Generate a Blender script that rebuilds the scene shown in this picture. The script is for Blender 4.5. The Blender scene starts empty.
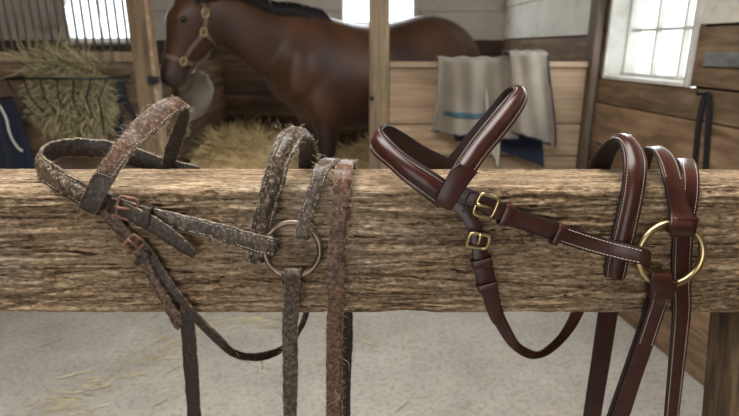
import bpy, bmesh, math, random
from mathutils import Vector, Matrix, noise
random.seed(7)
C = bpy.context.scene.collection
PI = math.pi
# ------------------------------------------------------------------ camera
F = 534.0; TH = math.atan(162/F); CH = 1.42
ct, st = math.cos(TH), math.sin(TH)
cam = bpy.data.objects.new('camera', bpy.data.cameras.new('camera')); C.objects.link(cam)
cam.location = (0, 0, CH); cam.rotation_euler = (PI/2-TH, 0, 0)
cam.data.sensor_width = 36; cam.data.lens = 36*F/739; cam.data.clip_start = .02
cam.data.dof.use_dof = True; cam.data.dof.focus_distance = .625; cam.data.dof.aperture_fstop = 6.5
bpy.context.scene.camera = cam
def P(px, py, Y):
    u = (px-369.5)/F; v = (208-py)/F
    k = Y/(ct+v*st)
    return Vector((u*k, Y, CH+(-st+v*ct)*k))
# ------------------------------------------------------------------ materials
def mat(name):
    m = bpy.data.materials.new(name); m.use_nodes = True
    return m, m.node_tree.nodes, m.node_tree.links, m.node_tree.nodes['Principled BSDF']
def ramp(N, stops):
    r = N.new('ShaderNodeValToRGB'); e = r.color_ramp.elements
    while len(e) < len(stops): e.new(.5)
    for el, (p, c) in zip(e, stops): el.position = p; el.color = (*c, 1)
    return r
def plain(name, col, rough=.6, metal=0, noise_scale=0, amt=.3, bump=0, sheen=0):
    m, N, L, B = mat(name)
    B.inputs['Roughness'].default_value = rough; B.inputs['Metallic'].default_value = metal
    B.inputs['Base Color'].default_value = (*col, 1)
    if noise_scale:
        tc = N.new('ShaderNodeTexCoord'); n = N.new('ShaderNodeTexNoise'); n.inputs['Scale'].default_value = noise_scale; n.inputs['Detail'].default_value = 6
        L.new(tc.outputs['Object'], n.inputs['Vector'])
        r = ramp(N, [(.3, tuple(c*(1-amt) for c in col)), (.7, tuple(min(1, c*(1+amt)) for c in col))])
        L.new(n.outputs['Fac'], r.inputs['Fac']); L.new(r.outputs['Color'], B.inputs['Base Color'])
        if bump:
            b = N.new('ShaderNodeBump'); b.inputs['Strength'].default_value = bump; b.inputs['Distance'].default_value = .002
            L.new(n.outputs['Fac'], b.inputs['Height']); L.new(b.outputs['Normal'], B.inputs['Normal'])
    if sheen: B.inputs['Sheen Weight'].default_value = sheen
    return m
def wood(name, stops, scale=(1.5, 30, 30), rough=.75, bump=.5, dist=.003, island=.35, detail=8, patch=None):
    m, N, L, B = mat(name)
    tc = N.new('ShaderNodeTexCoord'); mp = N.new('ShaderNodeMapping'); mp.inputs['Scale'].default_value = scale
    L.new(tc.outputs['Object'], mp.inputs['Vector'])
    g = N.new('ShaderNodeNewGeometry'); ad = N.new('ShaderNodeVectorMath'); ad.operation = 'ADD'
    sc = N.new('ShaderNodeMath'); sc.operation = 'MULTIPLY'; sc.inputs[1].default_value = 37
    L.new(g.outputs['Random Per Island'], sc.inputs[0]); L.new(mp.outputs[0], ad.inputs[0]); L.new(sc.outputs[0], ad.inputs[1])
    n = N.new('ShaderNodeTexNoise'); n.inputs['Scale'].default_value = 1; n.inputs['Detail'].default_value = detail; n.inputs['Roughness'].default_value = .62; n.inputs['Distortion'].default_value = .25
    L.new(ad.outputs[0], n.inputs['Vector'])
    r = ramp(N, stops); L.new(n.outputs['Fac'], r.inputs['Fac'])
    out = r.outputs['Color']
    if island:
        h = N.new('ShaderNodeHueSaturation'); mr = N.new('ShaderNodeMapRange'); mr.inputs['To Min'].default_value = 1-island; mr.inputs['To Max'].default_value = 1+island
        L.new(g.outputs['Random Per Island'], mr.inputs['Value']); L.new(mr.outputs[0], h.inputs['Value']); L.new(out, h.inputs['Color']); out = h.outputs['Color']
    if patch:   # large uneven stains / greyed areas
        n2 = N.new('ShaderNodeTexNoise'); n2.inputs['Scale'].default_value = patch[1]; n2.inputs['Detail'].default_value = 5
        L.new(tc.outputs['Object'], n2.inputs['Vector'])
        r2 = ramp(N, [(.42, (0, 0, 0)), (.66, (1, 1, 1))]); L.new(n2.outputs['Fac'], r2.inputs['Fac'])
        mx = N.new('ShaderNodeMix'); mx.data_type = 'RGBA'; mx.blend_type = patch[3] if len(patch) > 3 else 'MIX'
        mu = N.new('ShaderNodeMath'); mu.operation = 'MULTIPLY'; mu.inputs[1].default_value = patch[2]
        L.new(r2.outputs['Color'], mu.inputs[0]); L.new(mu.outputs[0], mx.inputs['Factor']); L.new(out, mx.inputs['A']); mx.inputs['B'].default_value = (*patch[0], 1)
        out = mx.outputs['Result']
    L.new(out, B.inputs['Base Color']); B.inputs['Roughness'].default_value = rough; B.inputs['Specular IOR Level'].default_value = .3
    b = N.new('ShaderNodeBump'); b.inputs['Strength'].default_value = bump; b.inputs['Distance'].default_value = dist
    L.new(n.outputs['Fac'], b.inputs['Height']); L.new(b.outputs['Normal'], B.inputs['Normal'])
    return m
M = {}
M['plank'] = wood('plank_wood', [(.28, (.10, .064, .038)), (.5, (.25, .172, .108)), (.72, (.40, .295, .195))], (2, 25, 25), patch=((.10, .08, .06), 2.5, .45))
M['plank_dark'] = wood('dark_plank_wood', [(.28, (.055, .036, .022)), (.5, (.15, .098, .06)), (.72, (.26, .175, .11))], (2, 22, 22), patch=((.05, .04, .03), 2.0, .5))
M['plank_side'] = wood('side_plank_wood', [(.28, (.075, .045, .024)), (.5, (.21, .132, .074)), (.72, (.35, .235, .14))], (22, 2, 22), patch=((.06, .045, .035), 2.0, .5))
M['partition'] = wood('partition_wood', [(.25, (.15, .095, .055)), (.5, (.32, .22, .135)), (.75, (.48, .355, .235))], (2, 30, 30), island=.14, patch=((.19, .13, .09), 3, .4))
M['post'] = wood('post_wood', [(.28, (.10, .068, .040)), (.5, (.23, .165, .10)), (.72, (.36, .275, .185))], (28, 28, 2), island=.1, patch=((.15, .12, .09), 4, .4))
M['shaded_post'] = wood('shaded_post_wood', [(.28, (.07, .045, .025)), (.5, (.17, .115, .065)), (.72, (.28, .20, .125))], (28, 28, 2), island=.1)  # darker post wood: lower light on the left post put into its colour
M['post_dark'] = wood('dark_post_wood', [(.28, (.04, .03, .02)), (.5, (.11, .08, .055)), (.72, (.2, .15, .1))], (28, 28, 2), island=.1)
M['support'] = wood('support_wood', [(.3, (.03, .018, .010)), (.47, (.10, .065, .036)), (.7, (.24, .165, .095))], (60, 60, 4), island=0, bump=.9)
M['frame_wood'] = wood('window_frame_paint', [(.25, (.45, .42, .37)), (.5, (.66, .64, .59)), (.7, (.75, .73, .69))], (8, 8, 8), island=0, bump=.2)
# whitewashed boards: horizontal board grooves + dirt
def whitewash():
    m, N, L, B = mat('whitewash')
    tc = N.new('ShaderNodeTexCoord'); n = N.new('ShaderNodeTexNoise'); n.inputs['Scale'].default_value = 3; n.inputs['Detail'].default_value = 8; n.inputs['Roughness'].default_value = .65
    L.new(tc.outputs['Object'], n.inputs['Vector'])
    r = ramp(N, [(.34, (.38, .33, .25)), (.46, (.66, .62, .53)), (.7, (.78, .745, .66))]); L.new(n.outputs['Fac'], r.inputs['Fac'])
    L.new(r.outputs['Color'], B.inputs['Base Color']); B.inputs['Roughness'].default_value = .85
    b = N.new('ShaderNodeBump'); b.inputs['Distance'].default_value = .01; b.inputs['Strength'].default_value = .4
    L.new(n.outputs['Fac'], b.inputs['Height']); L.new(b.outputs['Normal'], B.inputs['Normal'])
    return m
M['white'] = whitewash()
def concrete():
    m, N, L, B = mat('concrete')
    tc = N.new('ShaderNodeTexCoord')
    a = N.new('ShaderNodeTexNoise'); a.inputs['Scale'].default_value = 3.5; a.inputs['Detail'].default_value = 10; a.inputs['Roughness'].default_value = .7
    s = N.new('ShaderNodeTexNoise'); s.inputs['Scale'].default_value = 45; s.inputs['Detail'].default_value = 4
    L.new(tc.outputs['Object'], a.inputs['Vector']); L.new(tc.outputs['Object'], s.inputs['Vector'])
    r = ramp(N, [(.3, (.37, .34, .295)), (.52, (.46, .43, .375)), (.72, (.55, .515, .455))]); L.new(a.outputs['Fac'], r.inputs['Fac'])
    r2 = ramp(N, [(.3, (.72, .71, .69)), (.55, (1, 1, 1)), (.7, (1.0, 1.0, 1.0))]); L.new(s.outputs['Fac'], r2.inputs['Fac'])
    mx = N.new('ShaderNodeMix'); mx.data_type = 'RGBA'; mx.blend_type = 'MULTIPLY'; mx.inputs['Factor'].default_value = 1
    L.new(r.outputs['Color'], mx.inputs['A']); L.new(r2.outputs['Color'], mx.inputs['B']); L.new(mx.outputs['Result'], B.inputs['Base Color'])
    B.inputs['Roughness'].default_value = .9
    b = N.new('ShaderNodeBump'); b.inputs['Distance'].default_value = .006; b.inputs['Strength'].default_value = .5
    L.new(s.outputs['Fac'], b.inputs['Height']); L.new(b.outputs['Normal'], B.inputs['Normal'])
    return m
M['concrete'] = concrete()
def beam_mat():
    m, N, L, B = mat('weathered_beam')
    tc = N.new('ShaderNodeTexCoord')
    def nz(scale, detail=8, rough=.6, dist=.3):
        mp = N.new('ShaderNodeMapping'); mp.inputs['Scale'].default_value = scale; L.new(tc.outputs['Object'], mp.inputs['Vector'])
        n = N.new('ShaderNodeTexNoise'); n.inputs['Scale'].default_value = 1; n.inputs['Detail'].default_value = detail
        n.inputs['Roughness'].default_value = rough; n.inputs['Distortion'].default_value = dist
        L.new(mp.outputs[0], n.inputs['Vector']); return n
    g = nz((14, 260, 260), 8, .66, .8)        # fine grain lines
    l = nz((3.5, 34, 34), 6, .6, .8)          # broad grain bands
    e = nz((110, 260, 260), 6, .7, .3)        # rough fibre speckle
    k = nz((13, 210, 210), 3, .55, 1.4)       # thin cracks
    q = nz((3.0, 7, 7), 5, .6, 0)             # greyed patches
    r = ramp(N, [(.41, (.050, .029, .014)), (.47, (.145, .092, .049)), (.53, (.255, .176, .102)), (.62, (.44, .335, .215))])
    a1 = N.new('ShaderNodeMath'); a1.operation = 'MULTIPLY'; a1.inputs[1].default_value = .36; L.new(g.outputs['Fac'], a1.inputs[0])
    a2 = N.new('ShaderNodeMath'); a2.operation = 'MULTIPLY_ADD'; a2.inputs[1].default_value = .44; L.new(e.outputs['Fac'], a2.inputs[0]); L.new(a1.outputs[0], a2.inputs[2])
    ad = N.new('ShaderNodeMath'); ad.operation = 'MULTIPLY_ADD'; ad.inputs[1].default_value = .22; L.new(l.outputs['Fac'], ad.inputs[0]); L.new(a2.outputs[0], ad.inputs[2]); L.new(ad.outputs[0], r.inputs['Fac'])
    gr = N.new('ShaderNodeMix'); gr.data_type = 'RGBA'; rq = ramp(N, [(.5, (0, 0, 0)), (.7, (.5, .5, .5))]); L.new(q.outputs['Fac'], rq.inputs['Fac'])
    hs = N.new('ShaderNodeHueSaturation'); hs.inputs['Saturation'].default_value = .5; hs.inputs['Value'].default_value = .92; L.new(r.outputs['Color'], hs.inputs['Color'])
    L.new(rq.outputs['Color'], gr.inputs['Factor']); L.new(r.outputs['Color'], gr.inputs['A']); L.new(hs.outputs['Color'], gr.inputs['B'])
    rk = ramp(N, [(.33, (.22, .17, .13)), (.38, (1, 1, 1))]); L.new(k.outputs['Fac'], rk.inputs['Fac'])
    mx = N.new('ShaderNodeMix'); mx.data_type = 'RGBA'; mx.blend_type = 'MULTIPLY'; mx.inputs['Factor'].default_value = 1
    L.new(gr.outputs['Result'], mx.inputs['A']); L.new(rk.outputs['Color'], mx.inputs['B']); L.new(mx.outputs['Result'], B.inputs['Base Color'])
    B.inputs['Roughness'].default_value = .8; B.inputs['Specular IOR Level'].default_value = .25
    s = N.new('ShaderNodeMath'); s.operation = 'ADD'; L.new(ad.outputs[0], s.inputs[0]); L.new(rk.outputs['Color'], s.inputs[1])
    b = N.new('ShaderNodeBump'); b.inputs['Strength'].default_value = 1; b.inputs['Distance'].default_value = .0022
    L.new(s.outputs[0], b.inputs['Height']); L.new(b.outputs['Normal'], B.inputs['Normal'])
    return m
M['beam'] = beam_mat()
def leather(name, c, rough=.35, coat=.0):
    m, N, L, B = mat(name)
    tc = N.new('ShaderNodeTexCoord'); n = N.new('ShaderNodeTexNoise'); n.inputs['Scale'].default_value = 60; n.inputs['Detail'].default_value = 4
    v = N.new('ShaderNodeTexVoronoi'); v.inputs['Scale'].default_value = 900
    L.new(tc.outputs['Object'], n.inputs['Vector']); L.new(tc.outputs['Object'], v.inputs['Vector'])
    r = ramp(N, [(.3, tuple(x*.72 for x in c)), (.7, tuple(x*1.3 for x in c))]); L.new(n.outputs['Fac'], r.inputs['Fac']); L.new(r.outputs['Color'], B.inputs['Base Color'])
    B.inputs['Specular IOR Level'].default_value = .4; B.inputs['Roughness'].default_value = rough; B.inputs['Coat Weight'].default_value = coat; B.inputs['Coat Roughness'].default_value = .3
    b = N.new('ShaderNodeBump'); b.inputs['Strength'].default_value = .12; b.inputs['Distance'].default_value = .0004
    L.new(v.outputs['Distance'], b.inputs['Height']); L.new(b.outputs['Normal'], B.inputs['Normal'])
    return m
M['new'] = leather('brown_leather', (.038, .0100, .0062), .31, .0)
M['new_edge'] = leather('leather_edge_black', (.009, .005, .004), .45)
M['new_in'] = leather('leather_underside', (.022, .0085, .006), .5)
def oldleather(name, dark, mid, worn, worn_at=.6, rough=.40, across=240):
    m, N, L, B = mat(name)
    tc = N.new('ShaderNodeTexCoord'); uv = N.new('ShaderNodeMapping'); uv.inputs['Scale'].default_value = (1, 1, 1); L.new(tc.outputs['UV'], uv.inputs['Vector'])
    n = N.new('ShaderNodeTexNoise'); n.inputs['Scale'].default_value = 210; n.inputs['Detail'].default_value = 9; n.inputs['Roughness'].default_value = .72
    L.new(tc.outputs['Object'], n.inputs['Vector'])
    # cracks across the strap
    mp = N.new('ShaderNodeMapping'); mp.inputs['Scale'].default_value = (across, 18, 1); L.new(tc.outputs['UV'], mp.inputs['Vector'])
    k = N.new('ShaderNodeTexNoise'); k.inputs['Scale'].default_value = 1; k.inputs['Detail'].default_value = 3; k.inputs['Distortion'].default_value = .8; L.new(mp.outputs[0], k.inputs['Vector'])
    r = ramp(N, [(.38, dark), (.53, mid), (worn_at, tuple(.55*a+.45*b for a, b in zip(mid, worn))), (worn_at+.14, worn)]); L.new(n.outputs['Fac'], r.inputs['Fac'])
    rk = ramp(N, [(.33, (.45, .42, .4)), (.43, (1, 1, 1))]); L.new(k.outputs['Fac'], rk.inputs['Fac'])
    mx = N.new('ShaderNodeMix'); mx.data_type = 'RGBA'; mx.blend_type = 'MULTIPLY'; mx.inputs['Factor'].default_value = .8
    L.new(r.outputs['Color'], mx.inputs['A']); L.new(rk.outputs['Color'], mx.inputs['B']); L.new(mx.outputs['Result'], B.inputs['Base Color'])
    B.inputs['Roughness'].default_value = rough; B.inputs['Specular IOR Level'].default_value = .3
    s = N.new('ShaderNodeMath'); s.operation = 'ADD'; L.new(n.outputs['Fac'], s.inputs[0]); L.new(rk.outputs['Color'], s.inputs[1])
    b = N.new('ShaderNodeBump'); b.inputs['Strength'].default_value = .4; b.inputs['Distance'].default_value = .0008
    L.new(s.outputs[0], b.inputs['Height']); L.new(b.outputs['Normal'], B.inputs['Normal'])
    return m
M['old'] = oldleather('worn_grey_leather', (.020, .014, .010), (.075, .054, .038), (.24, .185, .13), .60)
M['old_brown'] = oldleather('worn_brown_leather', (.025, .013, .008), (.10, .054, .032), (.30, .21, .14), .6)
M['old_red'] = oldleather('cracked_red_brown_leather', (.030, .014, .008), (.12, .060, .034), (.29, .18, .115), .60)
M['old_dark'] = oldleather('dark_stiff_leather', (.012, .007, .005), (.036, .023, .0145), (.13, .09, .058), .62, .40)
M['old_pale'] = oldleather('pale_flaking_leather', (.020, .013, .008), (.066, .046, .030), (.36, .28, .19), .57)
M['old_edge'] = oldleather('dry_leather_edge', (.035, .025, .017), (.14, .10, .068), (.36, .29, .2), .56)
M['old_in'] = oldleather('old_leather_underside', (.012, .010, .009), (.034, .029, .025), (.10, .085, .07), .62)
M['thread'] = plain('pale_thread', (.62, .56, .47), .8)
M['old_thread'] = plain('dirty_thread', (.42, .38, .31), .9)
M['fray'] = plain('leather_fibre', (.30, .245, .175), .9)
M['hole'] = plain('punched_hole', (.006, .005, .005), .9)
M['brass'] = plain('brass', (.50, .39, .20), .30, 1, 60, .12)
M['rust'] = plain('rusty_steel', (.19, .095, .06), .6, .4, 160, .6, .7)
M['rustring'] = plain('brown_tarnished_steel', (.17, .125, .092), .34, .85, 90, .45, .5)
M['iron'] = plain('dark_iron', (.03, .03, .032), .5, .6, 20, .3)
M['bars'] = plain('grille_bars', (.17, .15, .12), .5, .4, 10, .3)
M['steel'] = plain('dull_steel', (.30, .30, .29), .45, .8, 20, .3)
M['horse'] = None
# ------------------------------------------------------------------ mesh helpers
def link(name, me, parent=None, loc=None):
    o = bpy.data.objects.new(name, me); C.objects.link(o)
    if parent: o.parent = parent
    if loc is not None: o.location = loc
    return o
def obj(name, bm, mats, parent=None, smooth=True, kind=None):
    me = bpy.data.meshes.new(name)
    bmesh.ops.recalc_face_normals(bm, faces=bm.faces[:])
    bm.to_mesh(me); bm.free()
    for m in (mats if isinstance(mats, (list, tuple)) else [mats]): me.materials.append(m)
    if smooth:
        for p in me.polygons: p.use_smooth = True
    o = link(name, me, parent)
    if kind: o['kind'] = kind
    return o
def thing(name, label, cat, loc=(0, 0, 0), group=None):
    o = bpy.data.objects.new(name, None); C.objects.link(o); o.empty_display_size = .05
    o['label'] = label; o['category'] = cat
    if group: o['group'] = group
    return o
def tag(o, label, cat, group=None, kind=None):
    o['label'] = label; o['category'] = cat
    if group: o['group'] = group
    if kind: o['kind'] = kind
    return o
def box(bm, x0, x1, y0, y1, z0, z1, bev=0, M4=None):
    vs = [bm.verts.new((x, y, z)) for x in (x0, x1) for y in (y0, y1) for z in (z0, z1)]
    fs = []
    for q in ((0, 1, 3, 2), (4, 6, 7, 5), (0, 4, 5, 1), (2, 3, 7, 6), (0, 2, 6, 4), (1, 5, 7, 3)):
        fs.append(bm.faces.new([vs[i] for i in q]))
    if M4 is not None:
        for v in vs: v.co = M4 @ v.co
    if bev:
        es = list({e for f in fs for e in f.edges})
        bmesh.ops.bevel(bm, geom=es, offset=bev, segments=2, affect='EDGES', profile=.6)
def tube(bm, pts, r, n=8, closed=False, mi=0):
    pts = [Vector(p) for p in pts]; R = r if isinstance(r, (list, tuple)) else [r]*len(pts)
    rings = []; m = len(pts); up = None
    for i, p in enumerate(pts):
        if closed: t = pts[(i+1) % m]-pts[i-1]
        else: t = pts[min(i+1, m-1)]-pts[max(i-1, 0)]
        t.normalize()
        if up is None: up = Vector((0, 0, 1)) if abs(t.z) < .9 else Vector((1, 0, 0))
        a = t.cross(up); a.normalize(); b = a.cross(t); up = b
        rings.append([bm.verts.new(p+(a*math.cos(2*PI*j/n)+b*math.sin(2*PI*j/n))*R[i]) for j in range(n)])
    for i in range(m if closed else m-1):
        A, B_ = rings[i], rings[(i+1) % m]
        off = 0
        if closed and i == m-1:
            off = min(range(n), key=lambda o_: (A[0].co-B_[o_].co).length)
        for j in range(n):
            f = bm.faces.new((A[j], A[(j+1) % n], B_[(j+1+off) % n], B_[(j+off) % n])); f.material_index = mi
    if not closed:
        bm.faces.new(rings[0][::-1]).material_index = mi; bm.faces.new(rings[-1]).material_index = mi
def crom(pts, sub):
    out = []; n = len(pts)
    for i in range(n-1):
        p0 = pts[max(i-1, 0)]; p1 = pts[i]; p2 = pts[i+1]; p3 = pts[min(i+2, n-1)]
        for s in range(sub):
            t = s/sub
            out.append(.5*((2*p1)+(p2-p0)*t+(2*p0-5*p1+4*p2-p3)*t*t+(3*p1-p0-3*p2+p3)*t*t*t))
    out.append(pts[-1].copy()); return out
FLAT = [(.06, .5), (.12, .42), (.17, .5), (.5, .56), (.83, .5), (.88, .42), (.94, .5)]
PLAIN = [(.06, .48), (.3, .53), (.5, .55), (.7, .53), (.94, .48)]
PAD = [(.04, .5), (.10, .5), (.15, .35), (.20, .5), (.25, .82), (.34, 1.2), (.5, 1.36), (.66, 1.2), (.75, .82), (.80, .5), (.85, .35), (.90, .5), (.96, .5)]
def htop(prof, s):
    for (a, ha), (b, hb) in zip(prof, prof[1:]):
        if a <= s <= b: return ha+(hb-ha)*(s-a)/(b-a)
    return prof[0][1]
class Strap:
    """rows: (ax,ay, bx,by, Y) or (ax,ay,bx,by,Ya,Yb): the two edges of the strap"""
    def __init__(s, rows, t=.0035, prof=FLAT, flip=1, sub=8, rough=0, seed=0):
        A = [P(r[0], r[1], r[4]) for r in rows]; B = [P(r[2], r[3], r[5] if len(r) > 5 else r[4]) for r in rows]
        s.A = crom(A, sub); s.B = crom(B, sub); s.t = t; s.prof = prof; s.N = []; s.len = [0]
        m = len(s.A)
        if rough:
            for i in range(m):
                w = (s.B[i]-s.A[i]).normalized()
                s.A[i] += w*noise.noise(s.A[i]*170+Vector((seed, 0, 0)))*rough
                s.B[i] += w*noise.noise(s.B[i]*170+Vector((0, seed, 9)))*rough
        for i in range(m):
            c0 = (s.A[max(i-1, 0)]+s.B[max(i-1, 0)])/2; c1 = (s.A[min(i+1, m-1)]+s.B[min(i+1, m-1)])/2
            n = (s.B[i]-s.A[i]).cross(c1-c0)*flip
            s.N.append(n.normalized())
            if i: s.len.append(s.len[-1]+((s.A[i]+s.B[i])/2-(s.A[i-1]+s.B[i-1])/2).length)
        sm = s.N[:]
        for _ in range(2):
            sm = [(sm[max(i-1, 0)]+sm[i]+sm[min(i+1, m-1)]).normalized() for i in range(m)]
        s.N = sm
    def pt(s, i, u, h): return s.A[i].lerp(s.B[i], u)+s.N[i]*h*s.t
    def mesh(s, name, mats, parent):
        bm = bmesh.new(); uvl = bm.loops.layers.uv.new('UVMap'); m = len(s.A)
        prof = [(u, h, 0) for u, h in s.prof]+[(.995, .25, 1), (.995, -.25, 1)]+[(.94, -.5, 2), (.5, -.5, 2), (.06, -.5, 2)]+[(.005, -.25, 1), (.005, .25, 1)]
        n = len(prof); ntop = len(s.prof); rings = []
        for i in range(m): rings.append([bm.verts.new(s.pt(i, u, h)) for u, h, _ in prof])
        for i in range(m-1):
            for j in range(n):
                k = (j+1) % n
                f = bm.faces.new((rings[i][j], rings[i][k], rings[i+1][k], rings[i+1][j]))
                f.material_index = 0 if (j < ntop-1) else (2 if ntop+2 <= j < ntop+4 else 1)
                us = (s.len[i], s.len[i], s.len[i+1], s.len[i+1]); vs = (prof[j][0], prof[k][0], prof[k][0], prof[j][0])
                for lp, a, b in zip(f.loops, us, vs): lp[uvl].uv = (a, b*.03)
        bm.faces.new(rings[0]).material_index = 1; bm.faces.new(rings[-1][::-1]).material_index = 1
        return obj(name, bm, mats, parent)
    def at(s, d):
        for i in range(len(s.len)-1):
            if s.len[i+1] >= d:
                f = (d-s.len[i])/max(1e-9, s.len[i+1]-s.len[i]); return i, f
        return len(s.len)-2, 1
    def point(s, d, u, h=None):
        if h is None: h = htop(s.prof, u)
        i, f = s.at(d); return s.pt(i, u, h).lerp(s.pt(i+1, u, h), f), s.N[i]
    def stitch(s, parent, m, us=(.14, .86), a=0, b=1, pitch=.0042, ln=.0026, r=.00042, miss=0):
        bm = bmesh.new(); L = s.len[-1]
        for u in us:
            d = a*L+.002
            while d < b*L-.002:
                if random.random() >= miss:
                    p, n = s.point(d, u); q, _ = s.point(min(d+ln, L), u); mid = (p+q)/2+n*.0004
                    tube(bm, [p-n*.0002, p.lerp(mid, .4)+n*.0003, q.lerp(mid, .4)+n*.0003, q-n*.0002], [r*.8, r, r, r*.8], 5)
                d += pitch
        return obj('stitching', bm, m, parent)
    def fray(s, parent, m, dens=300, ln=(.002, .007), us=(0, 1), r=.00022, a=0, b=1):
        bm = bmesh.new(); L = s.len[-1]
        for _ in range(int(dens*L)):
            d = random.uniform(a, b)*L; u = random.choice(us); p, n = s.point(d, u, random.uniform(-.3, .5))
            i, _f = s.at(d); w = (s.B[i]-s.A[i]).normalized()*(1 if u > .5 else -1); t = (s.A[i+1]-s.A[i]).normalized()
            l = random.uniform(*ln)*(2.2 if random.random() < .08 else 1)
            v = (w*random.uniform(.3, 1)+t*random.uniform(-1, 1)+n*random.uniform(-.2, .8)).normalized(); pts = [p-w*.001]; q = p.copy()
            for k in range(4):
                q = q+v*l/4; v = (v+Vector([random.uniform(-.6, .6) for _ in range(3)])).normalized(); pts.append(q.copy())
            tube(bm, pts, [r*1.5, r*1.3, r, r, r*.6], 3)
        return obj('frayed_fibres', bm, m, parent, kind='stuff')
def keeper(c, ang, sw, th, bw, mats, parent, name='keeper', t=.0022):
    """leather loop round a strap; ang = strap direction in the face plane (deg, 0 = +x), normal towards camera"""
    d = Vector((math.cos(math.radians(ang)), 0, math.sin(math.radians(ang)))); w = Vector((-d.z, 0, d.x)); n = Vector((0, -1, 0))
    bm = bmesh.new(); K = 40; rings = []
    for k in range(K):
        a = 2*PI*k/K; ca, sa = math.cos(a), math.sin(a)
        e = .35
        x = math.copysign(abs(ca)**e, ca)*(sw/2+t/2); y = math.copysign(abs(sa)**e, sa)*(th/2+t/2)
        no = (w*ca*.6+n*sa).normalized() if abs(ca) > .3 else n*(1 if sa > 0 else -1)
        base = c+w*x+n*y
        row = []
        for dd, hh in ((-.5, -.5), (-.5, .3), (-.42, .5), (.42, .5), (.5, .3), (.5, -.5)):
            row.append(bm.verts.new(base+d*bw*dd+no*t*hh))
        rings.append(row)
    for k in range(K):
        A, B_ = rings[k], rings[(k+1) % K]
        for j in range(6):
            f = bm.faces.new((A[j], A[(j+1) % 6], B_[(j+1) % 6], B_[j])); f.material_index = 1 if j in (0, 4) else 0
    return obj(name, bm, mats, parent)
def buckle(c, ang, w, h, r, m, parent, name='buckle', prong=True, dip=.002, lift=.002):
    """frame in the face plane: w along the strap, h across"""
    d = Vector((math.cos(math.radians(ang)), 0, math.sin(math.radians(ang)))); v = Vector((-d.z, 0, d.x)); n = Vector((0, -1, 0))
    pts = []
    for k in range(40):
        a = 2*PI*k/40; ca, sa = math.cos(a), math.sin(a); e = .38
        x = math.copysign(abs(ca)**e, ca)*w/2; y = math.copysign(abs(sa)**e, sa)*h/2
        pts.append(c+d*x+v*y+n*(lift if x < 0 else lift-dip*(x/(w/2))))
    bm = bmesh.new(); tube(bm, pts, r, 10, True)
    o = obj(name, bm, m, parent)
    if prong:
        bm = bmesh.new()
        tube(bm, [c-d*(w/2+r*.6)+n*(lift+r*.4), c-d*(w/2-r*1.2)+n*(lift+r*1.5), c+n*(lift+r*.7), c+d*(w*.30)+n*(lift-.0)], [r*1.1, r*.95, r*.8, r*.6], 8)
        obj('prong', bm, m, o)
    return o
def ring(c, R, r, tilt, m, parent, name='bit_ring', yaw=0):
    bm = bmesh.new(); rot = Matrix.Rotation(yaw, 3, 'Z') @ Matrix.Rotation(tilt, 3, 'X')
    tube(bm, [c+rot @ Vector((math.cos(2*PI*k/72)*R, 0, math.sin(2*PI*k/72)*R)) for k in range(72)], r, 14, True)
    return obj(name, bm, m, parent)
def hole(strap, d, u, parent, r=.0013):
    p, n = strap.point(d, u); bm = bmesh.new()
    a = n.orthogonal().normalized(); b = n.cross(a); k = 12
    lo = [bm.verts.new(p+n*.00003+(a*math.cos(2*PI*i/k)+b*math.sin(2*PI*i/k))*r*1.2) for i in range(k)]
    hi = [bm.verts.new(p+n*.00022+(a*math.cos(2*PI*i/k)+b*math.sin(2*PI*i/k))*r) for i in range(k)]
    bm.faces.new(hi)
    for i in range(k): bm.faces.new((lo[i], lo[(i+1) % k], hi[(i+1) % k], hi[i]))
    obj('punched_hole', bm, M['hole'], parent)

# ================================================================== SETTING
YF, YBK, ZT, ZB = .600, .701, CH-.1566, CH-.3176
def wallx(Y): return 1.716-.1316*Y if Y < 3.2 else 1.295-.03*(Y-3.2)
# floor
bm = bmesh.new(); box(bm, -3.64, 2.2, -2.6, 5.5, -.1, 0); o = obj('floor', bm, M['concrete'], smooth=False); o['kind'] = 'structure'
def boards(bm, f, u0, u1, z0, z1, bw, th=.03, gap=.006, seg=1.7):
    """horizontal boards; f(u0,u1,z0,z1) adds a board"""
    z = z0
    while z < z1-.01:
        zz = min(z+bw*random.uniform(.92, 1.08), z1)
        if z1-zz < .05: zz = z1
        f(u0, u1, z+gap/2, zz-gap/2); z = zz
# back wall with two windows
ZW = 1.47
wins = [(-2.80, -2.16, 1.46, 2.25), (-.27, .43, 1.60, 2.25)]
def backboard(bm):
    return lambda a, b, c, d: box(bm, a, b, 5.2, 5.24, c, d, .004)
bm = bmesh.new(); boards(bm, backboard(bm), -3.6, 1.45, 0, ZW-.01, .2)
o = obj('wall_back', bm, M['plank_dark'], smooth=False); o['kind'] = 'structure'
bm = bmesh.new()
xs = [-3.6, wins[0][0], wins[0][1], wins[1][0], wins[1][1], 1.45]
for i in range(5):
    if i % 2 == 0:
        boards(bm, lambda a, b, c, d: box(bm, a, b, 5.2, 5.24, c, d, .003), xs[i], xs[i+1], ZW, 2.9, .24, gap=.004)
    else:
        w = wins[i//2]
        boards(bm, lambda a, b, c, d: box(bm, a, b, 5.2, 5.24, c, d, .003), xs[i], xs[i+1], ZW, max(w[2], ZW+.02), .3, gap=.004) if w[2] > ZW+.03 else None
        boards(bm, lambda a, b, c, d: box(bm, a, b, 5.2, 5.24, c, d, .003), xs[i], xs[i+1], w[3], 2.9, .24, gap=.004)
o = obj('wall_back_upper', bm, M['white'], smooth=False); o['kind'] = 'structure'
bm = bmesh.new(); box(bm, -3.6, 1.45, 5.242, 5.27, 0, 1.46)
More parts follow.
